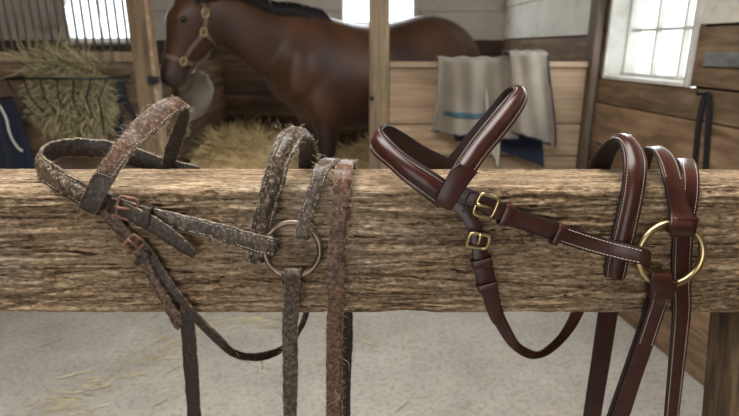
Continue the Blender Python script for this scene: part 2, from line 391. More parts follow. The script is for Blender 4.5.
box(bm, -3.6, wins[0][0], 5.242, 5.27, 1.46, 2.9); box(bm, wins[0][1], wins[1][0], 5.242, 5.27, 1.46, 2.9); box(bm, wins[1][1], 1.45, 5.242, 5.27, 1.46, 2.9); box(bm, wins[1][0], wins[1][1], 5.242, 5.27, 1.46, 1.595); box(bm, wins[0][0], wins[0][1], 5.242, 5.27, 2.255, 2.9); box(bm, wins[1][0], wins[1][1], 5.242, 5.27, 2.255, 2.9)
o = obj('wall_back_cladding', bm, M['post_dark'], smooth=False); o['kind'] = 'structure'
def glass_mat():
    m, N, L, B = mat('window_glass')
    tr = N.new('ShaderNodeBsdfTransparent'); tr.inputs['Color'].default_value = (.93, .97, .97, 1)
    gl = N.new('ShaderNodeBsdfGlossy'); gl.inputs['Roughness'].default_value = .08
    mx = N.new('ShaderNodeMixShader'); mx.inputs[0].default_value = .05; L.new(tr.outputs[0], mx.inputs[1]); L.new(gl.outputs[0], mx.inputs[2])
    L.new(mx.outputs[0], N['Material Output'].inputs['Surface']); return m
M['glass'] = glass_mat()
def window(idx, M4, w, z0, z1, nx, nz, rec=0):
    """local x along the wall, local y = outward"""
    root = bpy.data.objects.new('window_%d' % idx, None); C.objects.link(root); root['kind'] = 'structure'
    t = .032
    if rec:
        bm = bmesh.new()
        box(bm, -.0, .02, -.006, rec, z0, z1, .002, M4); box(bm, w-.02, w, -.006, rec, z0, z1, .002, M4); box(bm, .02, w-.02, -.006, rec, z1-.02, z1, .002, M4); box(bm, .02, w-.02, -.012, rec, z0, z0+.018, .002, M4)
        box(bm, -.022, 0, -.010, .0, z0, z1, .002, M4)
        obj('reveal', bm, M['frame_wood'], root, False)
        M4 = M4 @ Matrix.Translation((0, rec+.021, 0))
    bm = bmesh.new()
    for a in ((0, t, z0, z1), (w-t, w, z0, z1), (0, w, z1-t, z1), (0, w, z0, z0+t)): box(bm, a[0], a[1], -.02, .06, a[2], a[3], .004, M4)
    if not rec: box(bm, -.03, w+.03, -.05, .03, z0-.03, z0, .004, M4)
    obj('window_frame', bm, M['frame_wood'], root, False)
    bm = bmesh.new()
    for i in range(1, nx): x = t+(w-2*t)*i/nx; box(bm, x-.008, x+.008, .0, .03, z0+t, z1-t, .002, M4)
    for i in range(1, nz): z = z0+t+(z1-z0-2*t)*i/nz; box(bm, t, w-t, -.001, .031, z-.008, z+.008, .002, M4)
    if nx*nz > 1: obj('muntin', bm, M['frame_wood'], root, False)
    else: bm.free()
    bm = bmesh.new(); box(bm, t*.8, w-t*.8, .012, .016, z0+t*.8, z1-t*.8, 0, M4); obj('pane', bm, M['glass'], root, False)
    return root
window(1, Matrix.Translation((wins[0][0], 5.2, 0)), wins[0][1]-wins[0][0], wins[0][2], wins[0][3], 2, 2)
window(2, Matrix.Translation((wins[1][0], 5.2, 0)), wins[1][1]-wins[1][0], wins[1][2], wins[1][3], 2, 2)
# right walls (aisle part turned 7.5 deg, stall part)
def wallM(Ya, Yb):
    a = Vector((wallx(Ya), Ya, 0)); b = Vector((wallx(Yb), Yb, 0)); d = (b-a).normalized(); n = Vector((d.y, -d.x, 0))
    return Matrix(((d.x, n.x, 0, a.x), (d.y, n.y, 0, a.y), (0, 0, 1, 0), (0, 0, 0, 1))), (b-a).length
MR, LR = wallM(-2.6, 3.199)
uy = lambda Y: (Y+2.6)*LR/5.799
wy0, wy1 = uy(2.41), uy(3.085)         # window span along the wall
wz0, wz1 = 1.247, 2.2
bm = bmesh.new()
f = lambda a, b, c, d: box(bm, a, b, 0, .04, c, d, .004, MR)
boards(bm, f, 0, LR, 0, wz0, .23)
boards(bm, f, 0, wy0-.001, wz0+.004, 1.50, .25); boards(bm, f, wy1+.001, LR, wz0+.004, 2.9, .24)
o = obj('wall_right', bm, M['plank_side'], smooth=False); o['kind'] = 'structure'
bm = bmesh.new()
f = lambda a, b, c, d: box(bm, a, b, 0, .04, c, d, .004, MR)
boards(bm, f, 0, wy0-.001, 1.505, 2.9, .28); boards(bm, f, wy0, wy1, wz1, 2.9, .28)
o = obj('wall_right_upper', bm, M['white'], smooth=False); o['kind'] = 'structure'
bm = bmesh.new()
box(bm, 0, LR, .042, .06, 0, wz0-.03, 0, MR); box(bm, 0, wy0-.003, .042, .06, wz0-.03, 2.9, 0, MR); box(bm, wy1+.003, LR, .042, .06, wz0-.03, 2.9, 0, MR); box(bm, wy0-.003, wy1+.003, .042, .06, wz1+.003, 2.9, 0, MR)
MS, LS = wallM(3.2, 5.2); box(bm, 0, LS, .042, .06, 0, 2.9, 0, MS)
o = obj('wall_right_cladding', bm, M['post_dark'], smooth=False); o['kind'] = 'structure'
# window in right wall: local x = along wall (away from camera), y outward
window(3, MR @ Matrix.Translation((wy0, 0, 0)), wy1-wy0, wz0, wz1, 3, 4, .10)
MS, LS = wallM(3.2, 5.2)
bm = bmesh.new(); boards(bm, lambda a, b, c, d: box(bm, a, b, 0, .04, c, d, .004, MS), 0, LS, 0, 1.475, .24)
o = obj('wall_stall_right', bm, M['plank_side'], smooth=False); o['kind'] = 'structure'
bm = bmesh.new(); boards(bm, lambda a, b, c, d: box(bm, a, b, 0, .04, c, d, .003, MS), 0, LS, 1.48, 2.9, .28)
o = obj('wall_stall_right_upper', bm, M['white'], smooth=False); o['kind'] = 'structure'
bm = bmesh.new(); boards(bm, lambda a, b, c, d: box(bm, -3.64, -3.6, a, b, c, d, .003), -2.6, 5.24, 0, 2.9, .26); box(bm, -3.67, -3.642, -2.6, 5.24, 0, 2.9)
o = obj('wall_left', bm, M['plank_side'], smooth=False); o['kind'] = 'structure'
bm = bmesh.new(); box(bm, -3.7, 2.3, 1.3, 5.3, 2.9, 2.95); box(bm, -3.7, -1.4, -2.7, 1.3, 2.9, 2.95); box(bm, .6, 2.3, -2.7, 1.3, 2.9, 2.95); box(bm, -1.4, .6, -2.7, -.3, 2.9, 2.95)  # opening above the rail added to let overhead light in
for x in (-3, -2, -1, 0, 1): box(bm, x-.05, x+.05, 2.72, 5.2, 2.76, 2.9, .005)
o = obj('ceiling', bm, M['plank_dark'], smooth=False); o['kind'] = 'structure'
bm = bmesh.new()
for a_, b_ in ((-3.6, -1.9), (.3, 2.05)): boards(bm, lambda a, b, c, d: box(bm, a, b, -2.64, -2.6, c, d, .003), a_, b_, 0, 2.9, .26, gap=.002)
boards(bm, lambda a, b, c, d: box(bm, a, b, -2.64, -2.6, c, d, .003), -1.9, .3, 2.3, 2.9, .26, gap=.002)
o = obj('wall_front', bm, M['plank_dark'], smooth=False); o['kind'] = 'structure'
# wall between the two stalls, beyond the left post
bm = bmesh.new(); boards(bm, lambda a, b, c, d: box(bm, -1.42, -1.38, a, b, c, d, .003), 3.32, 5.19, 0, 1.30, .22)
o = obj('wall_stall_left', bm, M['plank_side'], smooth=False); o['kind'] = 'structure'
# posts
YP = 3.12
def post(name, x0, x1, y0, y1, z0, z1, m, label, bev=.008):
    bm = bmesh.new(); box(bm, x0, x1, y0, y1, z0, z1, bev); o = obj(name, bm, m, smooth=False); tag(o, label, 'post'); return o
xa, xb = P(369, 60, YP).x, P(389, 60, YP).x
pm = post('stall_post', xa, xb, YP, YP+.11, 0, 2.9, M['post'], 'pale upright wooden post in front of the horse, beside the plank half wall')
bm = bmesh.new(); c = Vector((P(372, 98, YP).x, YP, P(372, 98, YP).z)); tube(bm, [c+Vector((0, .002, 0)), c-Vector((0, .018, 0))], [.014, .012], 10); obj('bolt', bm, M['iron'], pm)
x0l, x1l = P(132, 60, YP).x, P(150, 60, YP).x
pl = post('stall_post', x0l, x1l, YP, YP+.12, 0, 2.9, M['shaded_post'], 'brown upright wooden post between the barred stall front and the horse head')
bm = bmesh.new(); box(bm, x1l+.004, x1l+.026, YP-.01, YP+.06, 0, 2.6, .004); ds = obj('door_rail', bm, M['partition'], pl, False)
bm = bmesh.new(); c = P(153, 80, YP-.02); box(bm, c.x-.03, c.x+.03, YP-.03, YP-.002, c.z-.02, c.z+.02, .004); obj('latch', bm, M['iron'], pl, False)
xc0, xc1 = P(591, 60, YP).x, wallx(YP)-.01
post('corner_post', xc0-.0, xc1-.005, YP-.02, YP+.1, 0, 2.9, M['post_dark'], 'dark upright corner post left of the bright window')
# plank half wall (partition)
zt = P(480, 62, YP).z
bm = bmesh.new(); zz = 0; hs = [.2, .2, .2, .19, .19]
hs.append(zt-.03-sum(hs)-.0)
for h in hs:
    box(bm, xb+.004, xc0-.004, YP+.03, YP+.07, zz+.003, zz+h-.003, .004); zz += h
o = obj('wall_partition', bm, M['partition'], smooth=False); o['kind'] = 'structure'
bm = bmesh.new(); box(bm, xb+.004, xc0-.004, YP+.015, YP+.085, zt-.03, zt, .005); o = obj('trim_1', bm, M['partition'], smooth=False); o['kind'] = 'structure'
# left stall front: boards, rail, bars
sf = thing('barred_partition', 'barred stall partition of boards and upright bars behind the hay rack', 'stall front')
xl = -3.55
zr = P(60, 57, YP).z
bm = bmesh.new(); boards(bm, lambda a, b, c, d: box(bm, a, b, YP+.03, YP+.07, c, d, .004), xl, x0l-.004, 0, zr-.03, .2)
obj('board_panel', bm, M['plank_dark'], sf, False)
bm = bmesh.new(); box(bm, xl, x0l-.004, YP+.015, YP+.085, zr-.028, zr+.028, .006); obj('rail', bm, M['post'], sf, False)
bm = bmesh.new(); box(bm, xl, x0l-.004, YP+.015, YP+.085, 2.5, 2.56, .006); obj('rail', bm, M['post'], sf, False)
x = x0l-.035
while x > -2.6:
    bm = bmesh.new(); tube(bm, [(x, YP+.05, zr+.02), (x, YP+.05, 2.51)], .0075, 8); obj('bar', bm, M['bars'], sf); x -= .047
# support post under the rail (right)
bm = bmesh.new()
SPX = P(714, 312, .605).x+.058+.046; segs = 14; rings = []
for k in range(segs+1):
    z = (ZB-.0015)*k/segs; r_ = []
    for j in range(16):
        a = 2*PI*j/16; ca, sa = math.cos(a), math.sin(a)
        x = SPX+math.copysign(abs(ca)**.5, ca)*.060; y = .652+math.copysign(abs(sa)**.5, sa)*.05
        d = noise.noise(Vector((x*30, y*30, z*4)))*.005
        r_.append(bm.verts.new((x+ca*d+.11*(ZB-z), y+sa*d, z)))
    rings.append(r_)
for k in range(segs):
    for j in range(16): bm.faces.new((rings[k][j], rings[k][(j+1) % 16], rings[k+1][(j+1) % 16], rings[k+1][j]))
bm.faces.new(rings[0][::-1]); bm.faces.new(rings[-1])
tag(obj('support_post', bm, M['support']), 'rough brown post holding up the right end of the rail', 'post')
# ------------------------------------------------------------------ the rail
def beam():
    prof = []     # (y, z, ny, nz)
    R = .010
    def arc(cy, cz, a0, a1, n):
        for k in range(n):
            a = a0+(a1-a0)*k/(n-1); prof.append((cy+math.cos(a)*R, cz+math.sin(a)*R, math.cos(a), math.sin(a)))
    nf = 120
    for k in range(nf): prof.append((YF, ZB+R*.4+(ZT-R-ZB-R*.4)*k/nf, -1, 0))
    arc(YF+R, ZT-R, PI, PI/2, 8)
    for k in range(1, 60): prof.append((YF+R+(YBK-YF-2*R)*k/60, ZT, 0, 1))
    arc(YBK-R, ZT-R, PI/2, 0, 6)
    for k in range(1, 12): prof.append((YBK, ZT-R-(ZT-R-ZB)*k/12, 1, 0))
    prof.append((YBK, ZB, .7, -.7))
    for k in range(1, 20): prof.append((YBK-(YBK-YF)*k/20, ZB, 0, -1))
    prof.append((YF+.001, ZB, -.5, -.8))
    xs = [-1.3, -1.1, -.9, -.75, -.65]+[-.56+1.12*k/620 for k in range(621)]+[.65, .75, .9, 1.1, 1.3]
    bm = bmesh.new(); rings = []
    for x in xs:
        row = []
        warp = .006*noise.noise(Vector((x*2.2, 3, 1)))
        for y, z, ny, nz in prof:
            c = (z if abs(ny) > .5 else y)+warp
            v1 = noise.noise(Vector((x*5, c*60+noise.noise(Vector((x*7, c*18, 0)))*1.2, 1.7)))
            v2 = noise.noise(Vector((x*11, c*250+noise.noise(Vector((x*30, c*40, 3)))*.8, 5.1)))
            v3 = noise.noise(Vector((x*130, c*210, 8.3)))
            ridge = -abs(v1)**.6
            dmp = 1.0 if nz < .6 else .35
            d = (ridge*.0040+.0028+v2*.0030+v3*.0016)*dmp
            k = noise.noise(Vector((x*2.6+11, c*34, 2.2)))
            if abs(k) < .05: d -= (.05-abs(k))/.05*.0035*dmp
            lo = 0
            if z < ZB+.012:       # broken lower edge
                lo = max(0, noise.noise(Vector((x*11, 4, 4)))-.15)*.007+noise.noise(Vector((x*50, 4, 9)))*.0006
            if nz < -.2: d = max(-.0008, min(.0008, d))
            row.append(bm.verts.new((x, y+ny*d, z+nz*d+lo)))
        rings.append(row)
    n = len(prof)
    for i in range(len(xs)-1):
        for j in range(n): bm.faces.new((rings[i][j], rings[i][(j+1) % n], rings[i+1][(j+1) % n], rings[i+1][j]))
    bm.faces.new(rings[0]); bm.faces.new(rings[-1][::-1])
    return obj('wooden_rail', bm, M['beam'])
tag(beam(), 'thick weathered wooden rail with cracked grain running across the whole picture', 'rail')

# ================================================================== WORN BRIDLE
ob = thing('bridle', 'old worn bridle with cracked frayed leather and a brown ring, on the left', 'bridle')
O = [M['old'], M['old_edge'], M['old_in']]; OB = [M['old_brown'], M['old_edge'], M['old_in']]; OR = [M['old_red'], M['old_edge'], M['old_in']]
OD = [M['old_dark'], M['old_edge'], M['old_in']]; OP = [M['old_pale'], M['old_edge'], M['old_in']]
def old(name, rows, mats, t=.0036, prof=FLAT, flip=1, st_=None, fr=220, label=None, rough=.0014, **kw):
    s = Strap(rows, t, prof, flip, 9, rough, random.random()*50); o = s.mesh(name, mats, ob)
    if st_: s.stitch(o, M['old_thread'], miss=.3, **st_)
    if fr: s.fray(o, M['fray'], fr)
    if label: o['label'] = label
    return s, o
nb_o, _ = old('noseband', [(200, 166, 198, 182, .725), (160, 156, 156, 173, .718), (135, 147, 130, 166, .712), (110, 141, 108, 159, .705), (82, 138, 80, 157, .695), (62, 139, 62, 158, .68),
     (48, 143, 49, 163, .662), (41, 150, 39, 169, .645), (45, 157, 40, 179, .628), (56, 165, 49, 187, .609), (70, 174, 63, 196, .592), (89, 184, 80, 205, .588), (107, 195, 97, 216, .589)],
    OP, .0042, PAD, st_=dict(us=(.14, .86)), fr=260)
old('browband', [(84, 195, 102, 206, .583), (90, 181, 110, 187, .583), (113, 146, 135, 151, .597), (128, 127, 149, 138, .610), (142, 113, 162, 127, .622), (156, 103, 173, 118, .634), (168, 98, 183, 110, .648),
     (179, 100, 189, 108, .664), (179, 112, 190, 115, .684), (173, 128, 187, 131, .700), (166, 146, 181, 148, .712), (161, 166, 174, 167, .718), (159, 180, 170, 180, .722)],
    OB, .0044, FLAT, st_=dict(us=(.14, .86)), fr=650)
# leather sleeve at the foot of the browband
old('sleeve', [(96, 172, 114, 178, .5800), (89, 181, 110, 188, .5775), (84, 193, 103, 202, .5765), (80, 204, 97, 213, .5775), (80, 207, 96, 215, .583), (82, 206, 97, 213, .589)], OD, .003, PLAIN, -1, fr=60, label='dark stiff leather sleeve')
ck, _ = old('cheekpiece', [(97, 187, 92, 203, .5945), (116, 197, 110, 214, .592), (138, 204, 134, 220, .590), (159, 209, 156, 224, .589), (190, 216, 187, 232, .590), (215, 222, 211, 238, .589), (238, 228, 233, 245, .587),
      (262, 235, 256, 253, .583), (274, 237, 269, 255, .579), (278, 239, 274, 256, .582), (276, 240, 272, 257, .588)], O, .0036, FLAT, st_=dict(us=(.15, .85), a=.35), fr=420)
old('billet', [(112, 197, 108, 213, .587), (128, 203, 121, 217, .583), (142, 210, 136, 225, .582), (154, 216, 148, 231, .582), (166, 224, 160, 239, .582), (178, 233, 171, 246, .583), (188, 242, 181, 252, .584), (194, 249, 189, 256, .585), (196, 254, 194, 257, .586)], OD, .0034, PLAIN, fr=120, label='dark curled leather tongue end')
buckle(P(128, 208, .584), -13, .022, .026, .0021, M['rust'], ob)
keeper(P(148, 216, .5845), -16, .022, .011, .0085, OD, ob)
old('throatlatch', [(92, 207, 101, 197, .594), (102, 219, 110, 208, .593), (113, 230, 121, 220, .592), (125, 242, 133, 233, .590), (131, 249, 140, 243, .588), (142, 267, 151, 263, .587), (149, 280, 156, 276, .587), (157, 295, 165, 290, .587), (166, 312, 175, 306, .588), (173, 325, 181, 319, .589), (177, 330, 182, 326, .590)],
    OB, .0036, PLAIN, flip=-1, fr=140)
buckle(P(135, 243, .583), -45, .016, .019, .0017, M['rust'], ob)
keeper(P(143, 258, .5850), -55, .017, .010, .0065, OD, ob)
old('throatlatch', [(137, 245, 143, 240, .590), (144, 253, 151, 248, .590), (158, 276, 168, 275, .589), (169, 291, 179, 290, .588), (181, 306, 191, 305, .588), (199, 327, 208, 324, .592), (213, 341, 223, 338, .600), (230, 356, 234, 349, .612, .621), (248, 361, 249, 353, .632, .640), (266, 360, 266, 351, .655, .663), (283, 352, 282, 345, .68, .687), (298, 337, 296, 330, .70, .705), (308, 318, 303, 313, .716), (310, 300, 304, 296, .72)],
    OD, .0036, PLAIN, flip=-1, fr=80, rough=.0008)
lp, _ = old('headpiece', [(247, 262, 268, 262, .592), (249, 246, 270, 249, .592), (251, 228, 272, 231, .591), (256, 205, 277, 208, .590), (262, 182, 284, 187, .590), (269, 156, 290, 163, .600), (275, 141, 297, 149, .612), (282, 131, 303, 140, .627),
     (291, 127, 309, 137, .646), (299, 132, 314, 143, .670), (299, 145, 317, 152, .690), (298, 163, 318, 164, .706), (297, 182, 319, 182, .716)], OP, .0048, PAD, st_=dict(us=(.14, .86)), fr=520)
old('ring_strap', [(299, 228, 311, 230, .592), (297, 236, 309, 238, .586), (296, 235, 309, 237, .578), (298, 220, 312, 222, .583), (303, 203, 317, 205, .587), (309, 183, 324, 186, .591), (314, 168, 330, 170, .602), (321, 160, 336, 162, .624), (330, 160, 343, 161, .66), (336, 164, 348, 166, .695), (338, 180, 350, 180, .714)],
    O, .0036, FLAT, st_=dict(us=(.16, .84), a=.2, b=.75), fr=420)
old('rein', [(338, 190, 357, 190, .716), (337, 170, 356, 170, .708), (336, 161, 355, 162, .685), (335, 162, 354, 163, .64), (334, 170, 353, 171, .608), (333, 190, 351, 191, .594), (331, 220, 348, 220, .590), (328, 250, 345, 250, .590), (327, 300, 344, 300, .590), (326, 350, 343, 350, .592), (326, 409, 343, 409, .594), (326, 480, 343, 480, .598)],
    OR, .0036, PLAIN, flip=-1, fr=430, label='red brown cracked leather rein')
old('rein', [(342, 285, 352, 285, .716), (342, 330, 353, 330, .716), (341, 380, 351, 380, .716), (340, 440, 350, 440, .716), (340, 490, 350, 490, .716)], OD, .0034, PLAIN, flip=-1, fr=120)
old('cheek_strap', [(178, 285, 193, 285, .716), (180, 314, 194, 313, .716), (183, 360, 198, 360, .716), (187, 415, 201, 415, .716), (191, 480, 205, 480, .716)], OD, .0034, PLAIN, flip=-1, fr=30)
old('rein', [(286, 282, 300, 282, .592), (285, 272, 301, 272, .586), (284, 269, 301, 269, .578), (284, 276, 301, 276, .574), (284, 290, 300, 290, .580), (283, 310, 299, 310, .585), (282, 331, 298, 331, .588), (283, 375, 298, 375, .590), (283, 415, 297, 415, .590), (283, 480, 297, 480, .592)],
    O, .0036, PLAIN, flip=-1, fr=160)
ring(P(292.5, 249.5, .585), .0325, .0038, -.12, M['rustring'], ob)
# loose threads hanging from the worn straps
bm = bmesh.new()
for (px, py, Y, dx, dz, l) in ((215, 238, .586, -.5, -1, .022), (222, 241, .586, -.8, -.6, .02), (212, 237, .586, .2, -1, .012), (240, 247, .585, 0, -1, .02), (247, 250, .585, .1, -1, .022), (243, 360, .62, .7, -.3, .035), (236, 352, .62, .6, -1, .03), (262, 360, .65, 0, -1, .025), (83, 208, .585, -.1, -1, .022),
                         (335, 390, .588, .3, -1, .03), (340, 396, .588, -.4, -1, .03), (344, 310, .588, .9, .2, .012), (345, 360, .588, 1, -.6, .016), (277, 128, .63, -.8, .7, .008), (300, 128, .64, .3, 1, .008), (281, 126, .63, -.3, 1, .009), (62, 145, .68, .1, 1, .009), (189, 112, .66, 1, .1, .007), (330, 178, .59, 1, -.4, .014), (332, 172, .59, 1, .2, .012)):
    p = P(px, py, Y); v = Vector((dx, -.1, dz)).normalized(); pts = [p.copy()]
    for k in range(8):
        p = p+v*l/8; v = (v+Vector([random.uniform(-.45, .45) for _ in range(3)])).normalized(); pts.append(p.copy())
    tube(bm, pts, [.00045]*3+[.0003]*6, 4)
obj('loose_threads', bm, M['fray'], ob, kind='stuff')

# ================================================================== BROWN BRIDLE
nbr = thing('bridle', 'polished dark brown bridle with white stitching and brass ring, on the right', 'bridle')
NM = [M['new'], M['new_edge'], M['new_in']]
def new(name, rows, t=.0038, prof=FLAT, flip=1, st_=None, sub=10, parent=None, label=None):
    s = Strap(rows, t, prof, flip, sub); o = s.mesh(name, NM, parent or nbr)
    if st_: s.stitch(o, M['thread'], **st_)
    if label: o['label'] = label
    return s, o
new('noseband', [(480, 176, 472, 196, .712), (466, 167, 459, 188, .708), (447, 157, 441, 178, .702), (425, 146, 419, 168, .690), (405, 133, 399, 156, .674), (393, 126, 386, 149, .658), (385, 125, 376, 146, .642),
      (382, 129, 371, 150, .626), (388, 137, 377, 158, .611), (400, 149, 389, 168, .600), (415, 160, 403, 181, .592), (433, 171, 420, 194, .588), (451, 183, 438, 208, .588)],
    .0044, PAD, st_=dict(us=(.14, .86), pitch=.0035, ln=.0018, r=.00036))
new('browband', [(437, 197, 453, 206, .581), (450, 171, 470, 181, .581), (467, 145, 486, 158, .596), (482, 126, 501, 140, .608), (497, 108, 515, 122, .622), (508, 95, 524, 108, .636), (514, 89, 527, 99, .652),
      (512, 88, 524, 92, .668), (503, 92, 517, 96, .680), (485, 113, 501, 120, .690), (465, 137, 481, 146, .698), (448, 158, 462, 170, .704), (442, 168, 455, 182, .708)],
    .0044, PAD, st_=dict(us=(.14, .86), pitch=.0035, ln=.0018, r=.00036))
new('sleeve', [(459, 163, 478, 172, .5765), (451, 170, 470, 182, .5745), (443, 184, 461, 195, .573), (436, 198, 453, 208, .574), (435, 202, 451, 210, .579), (437, 201, 452, 208, .586)], .0032, FLAT, -1)
ckn, cko = new('cheekpiece', [(448, 180, 441, 196, .5945), (461, 185, 455, 202, .591), (480, 193, 475, 209, .589), (504, 203, 498, 221, .588), (524, 211, 519, 229, .588), (545, 218, 540, 236, .588), (583, 231, 578, 249, .587), (612, 240, 607, 257, .583),
      (632, 245, 628, 262, .577), (646, 249, 643, 265, .574), (650, 252, 648, 267, .579), (648, 252, 646, 267, .588), (640, 250, 638, 264, .593)], .0038, FLAT, st_=dict(us=(.15, .85), a=.52, b=.87))
hole(ckn, .018, .5, cko); hole(ckn, .084, .5, cko); hole(ckn, .028, .5, cko)
new('billet', [(470, 193, 465, 203, .585), (480, 195, 476, 208, .584), (500, 203, 495, 219, .584), (525, 213, 521, 227, .5845), (550, 221, 546, 236, .5845), (566, 228, 563, 238, .585), (574, 234, 573, 238, .586)], .0028, FLAT)
buckle(P(486, 206, .5815), -19, .024, .026, .0021, M['brass'], nbr, lift=.002, dip=.004)
keeper(P(505.5, 214.5, .585), -20, .0225, .010, .010, NM, nbr)
keeper(P(557, 234, .586), -19, .0225, .0095, .008, NM, nbr)
thr, _ = new('throatlatch', [(440, 193, 451, 187, .595), (450, 206, 460, 196, .593), (461, 218, 471, 210, .590), (469, 233, 480, 224, .588), (471, 242, 485, 236, .587), (473, 259, 488, 255, .585), (476, 278, 494, 275, .584), (483, 298, 499, 296, .585), (488, 314, 501, 312, .587), (492, 322, 501, 320, .588), (495, 325, 499, 324, .589)], .0036, FLAT, flip=-1)
hole(thr, .018, .5, _); hole(thr, .032, .5, _)
buckle(P(478, 241, .579), -100, .018, .024, .0020, M['brass'], nbr, lift=.002, dip=.004)
keeper(P(481.5, 262, .5845), -76, .0205, .010, .0095, NM, nbr)
keeper(P(487, 286, .5845), -74, .0200, .010, .0095, NM, nbr)
new('throatlatch', [(476, 270, 493, 268, .590), (483, 295, 498, 292, .590), (490, 314, 503, 311, .592), (499, 332, 511, 328, .597), (510, 347, 519, 342, .606, .611), (524, 357, 529, 349, .620, .630), (536, 359, 538, 351, .637, .648), (550, 354, 548, 345, .657, .665), (565, 341, 559, 334, .680, .684), (577, 325, 568, 319, .700), (585, 309, 573, 305, .712), (590, 292, 578, 290, .716)],
    .0036, PLAIN, flip=-1)
new('headpiece', [(604, 276, 625, 278, .592), (605, 262, 628, 265, .591), (612, 233, 635, 237, .589), (620, 196, 643, 199, .591), (623, 170, 647, 172, .600), (622, 151, 646, 158, .616), (616, 140, 640, 145, .637), (608, 141, 631, 136, .662), (598, 151, 622, 143, .685), (589, 166, 613, 160, .706), (584, 184, 607, 182, .716)],
    .0046, PAD, st_=dict(us=(.14, .86), pitch=.0035, ln=.0018, r=.00036))
new('ring_strap', [(628, 186, 645, 186, .718), (633, 165, 651, 162, .706), (641, 151, 658, 148, .682), (649, 149, 668, 151, .650), (657, 160, 677, 162, .618), (663, 180, 683, 183, .595), (668, 203, 688, 204, .587), (670, 214, 692, 214, .582), (670, 225, 693, 225, .573), (670, 232, 693, 232, .574), (671, 235, 692, 235, .581), (672, 228, 691, 228, .590), (671, 215, 690, 215, .592)],
    .0038, FLAT, flip=-1, st_=dict(us=(.14, .86), a=.22, b=.62, pitch=.0035, ln=.0018, r=.00036))
new('rein', [(672, 190, 690, 190, .718), (673, 170, 691, 169, .708), (675, 160, 692, 160, .685), (679, 163, 696, 163, .648), (681, 174, 699, 174, .613), (681, 193, 699, 193, .599), (677, 214, 696, 214, .597), (672, 240, 693, 240, .596), (671, 285, 691, 285, .594), (672, 310, 691, 310, .592), (669, 355, 686, 355, .591), (664, 416, 679, 416, .590), (659, 480, 673, 480, .590)],
    .0038, FLAT, flip=-1, st_=dict(us=(.16, .84), a=.2, pitch=.0035, ln=.0018, r=.00036))
new('rein', [(653, 300, 670, 301, .592), (652, 286, 671, 287, .589), (651, 277, 672, 277, .581), (651, 275, 672, 275, .574), (650, 284, 672, 285, .572), (650, 297, 670, 299, .576), (648, 306, 666, 308, .581), (637, 340, 654, 343, .586), (624, 378, 641, 380, .588), (611, 416, 629, 417, .589), (590, 480, 606, 480, .590)],
    .0036, FLAT, flip=-1, st_=dict(us=(.16, .84), a=.22, b=.42, pitch=.0035, ln=.0018, r=.00036))
new('rein', [(647, 288, 664, 289, .594), (645, 303, 661, 306, .592), (634, 337, 650, 340, .593), (622, 372, 638, 374, .594), (608, 412, 624, 413, .595), (585, 480, 600, 480, .596)], .0034, PLAIN, flip=-1)
new('cheek_strap', [(601, 285, 621, 285, .716), (598, 311, 618, 311, .716), (592, 355, 611, 356, .716), (583, 416, 601, 416, .716), (574, 480, 592, 480, .716)], .0036, FLAT, flip=-1)
keeper(P(681.5, 224, .5835), -90, .0255, .015, .0205, NM, nbr, 'ring_loop')
keeper(P(661, 287, .5815), -97, .0240, .016, .0240, NM, nbr, 'ring_loop')
keeper(P(292.5, 276, .5835), -90, .0195, .013, .0150, OD, ob, 'ring_loop')
ring(P(670.5, 254, .583), .0375, .0042, -.10, M['brass'], nbr)

# ================================================================== HORSE
def loft(bm, secs, n=24):
    """secs: (center, axis u, axis v, ru, rv)"""
    rings = []
    for c, u, v, ru, rv in secs:
        rings.append([bm.verts.new(Vector(c)+Vector(u)*math.cos(2*PI*j/n)*ru+Vector(v)*math.sin(2*PI*j/n)*rv) for j in range(n)])
    for A, B_ in zip(rings, rings[1:]):
        for j in range(n): bm.faces.new((A[j], A[(j+1) % n], B_[(j+1) % n], B_[j]))
    bm.faces.new(rings[0][::-1]); bm.faces.new(rings[-1])
def limb(bm, pts, lat, n=16):
    """pts (p, r_lat, r_fore) -> smooth loft with cross sections square to the path"""
    ps = crom([Vector(p[0]) for p in pts], 5); ra = crom([Vector((p[1], p[2], 0)) for p in pts], 5); secs = []
    for i, p in enumerate(ps):
        t = (ps[min(i+1, len(ps)-1)]-ps[max(i-1, 0)]).normalized(); l = (lat-t*lat.dot(t)).normalized(); f = t.cross(l).normalized()
        secs.append((p, l, f, ra[i].x, ra[i].y))
    loft(bm, secs, n)
W = P(300, 10, 3.75); CR = P(428, 17, 4.32)
fw = Vector((W.x-CR.x, W.y-CR.y, 0)).normalized()       # heading
lt = Vector((-fw.y, fw.x, 0)); UP = Vector((0, 0, 1))
org = Vector((W.x, W.y, 0)); Wz = W.z
def H(f, s, z): return org+fw*f+lt*s+UP*z
poll = P(192, -4, 3.42); muz = P(170, 80, 3.36)
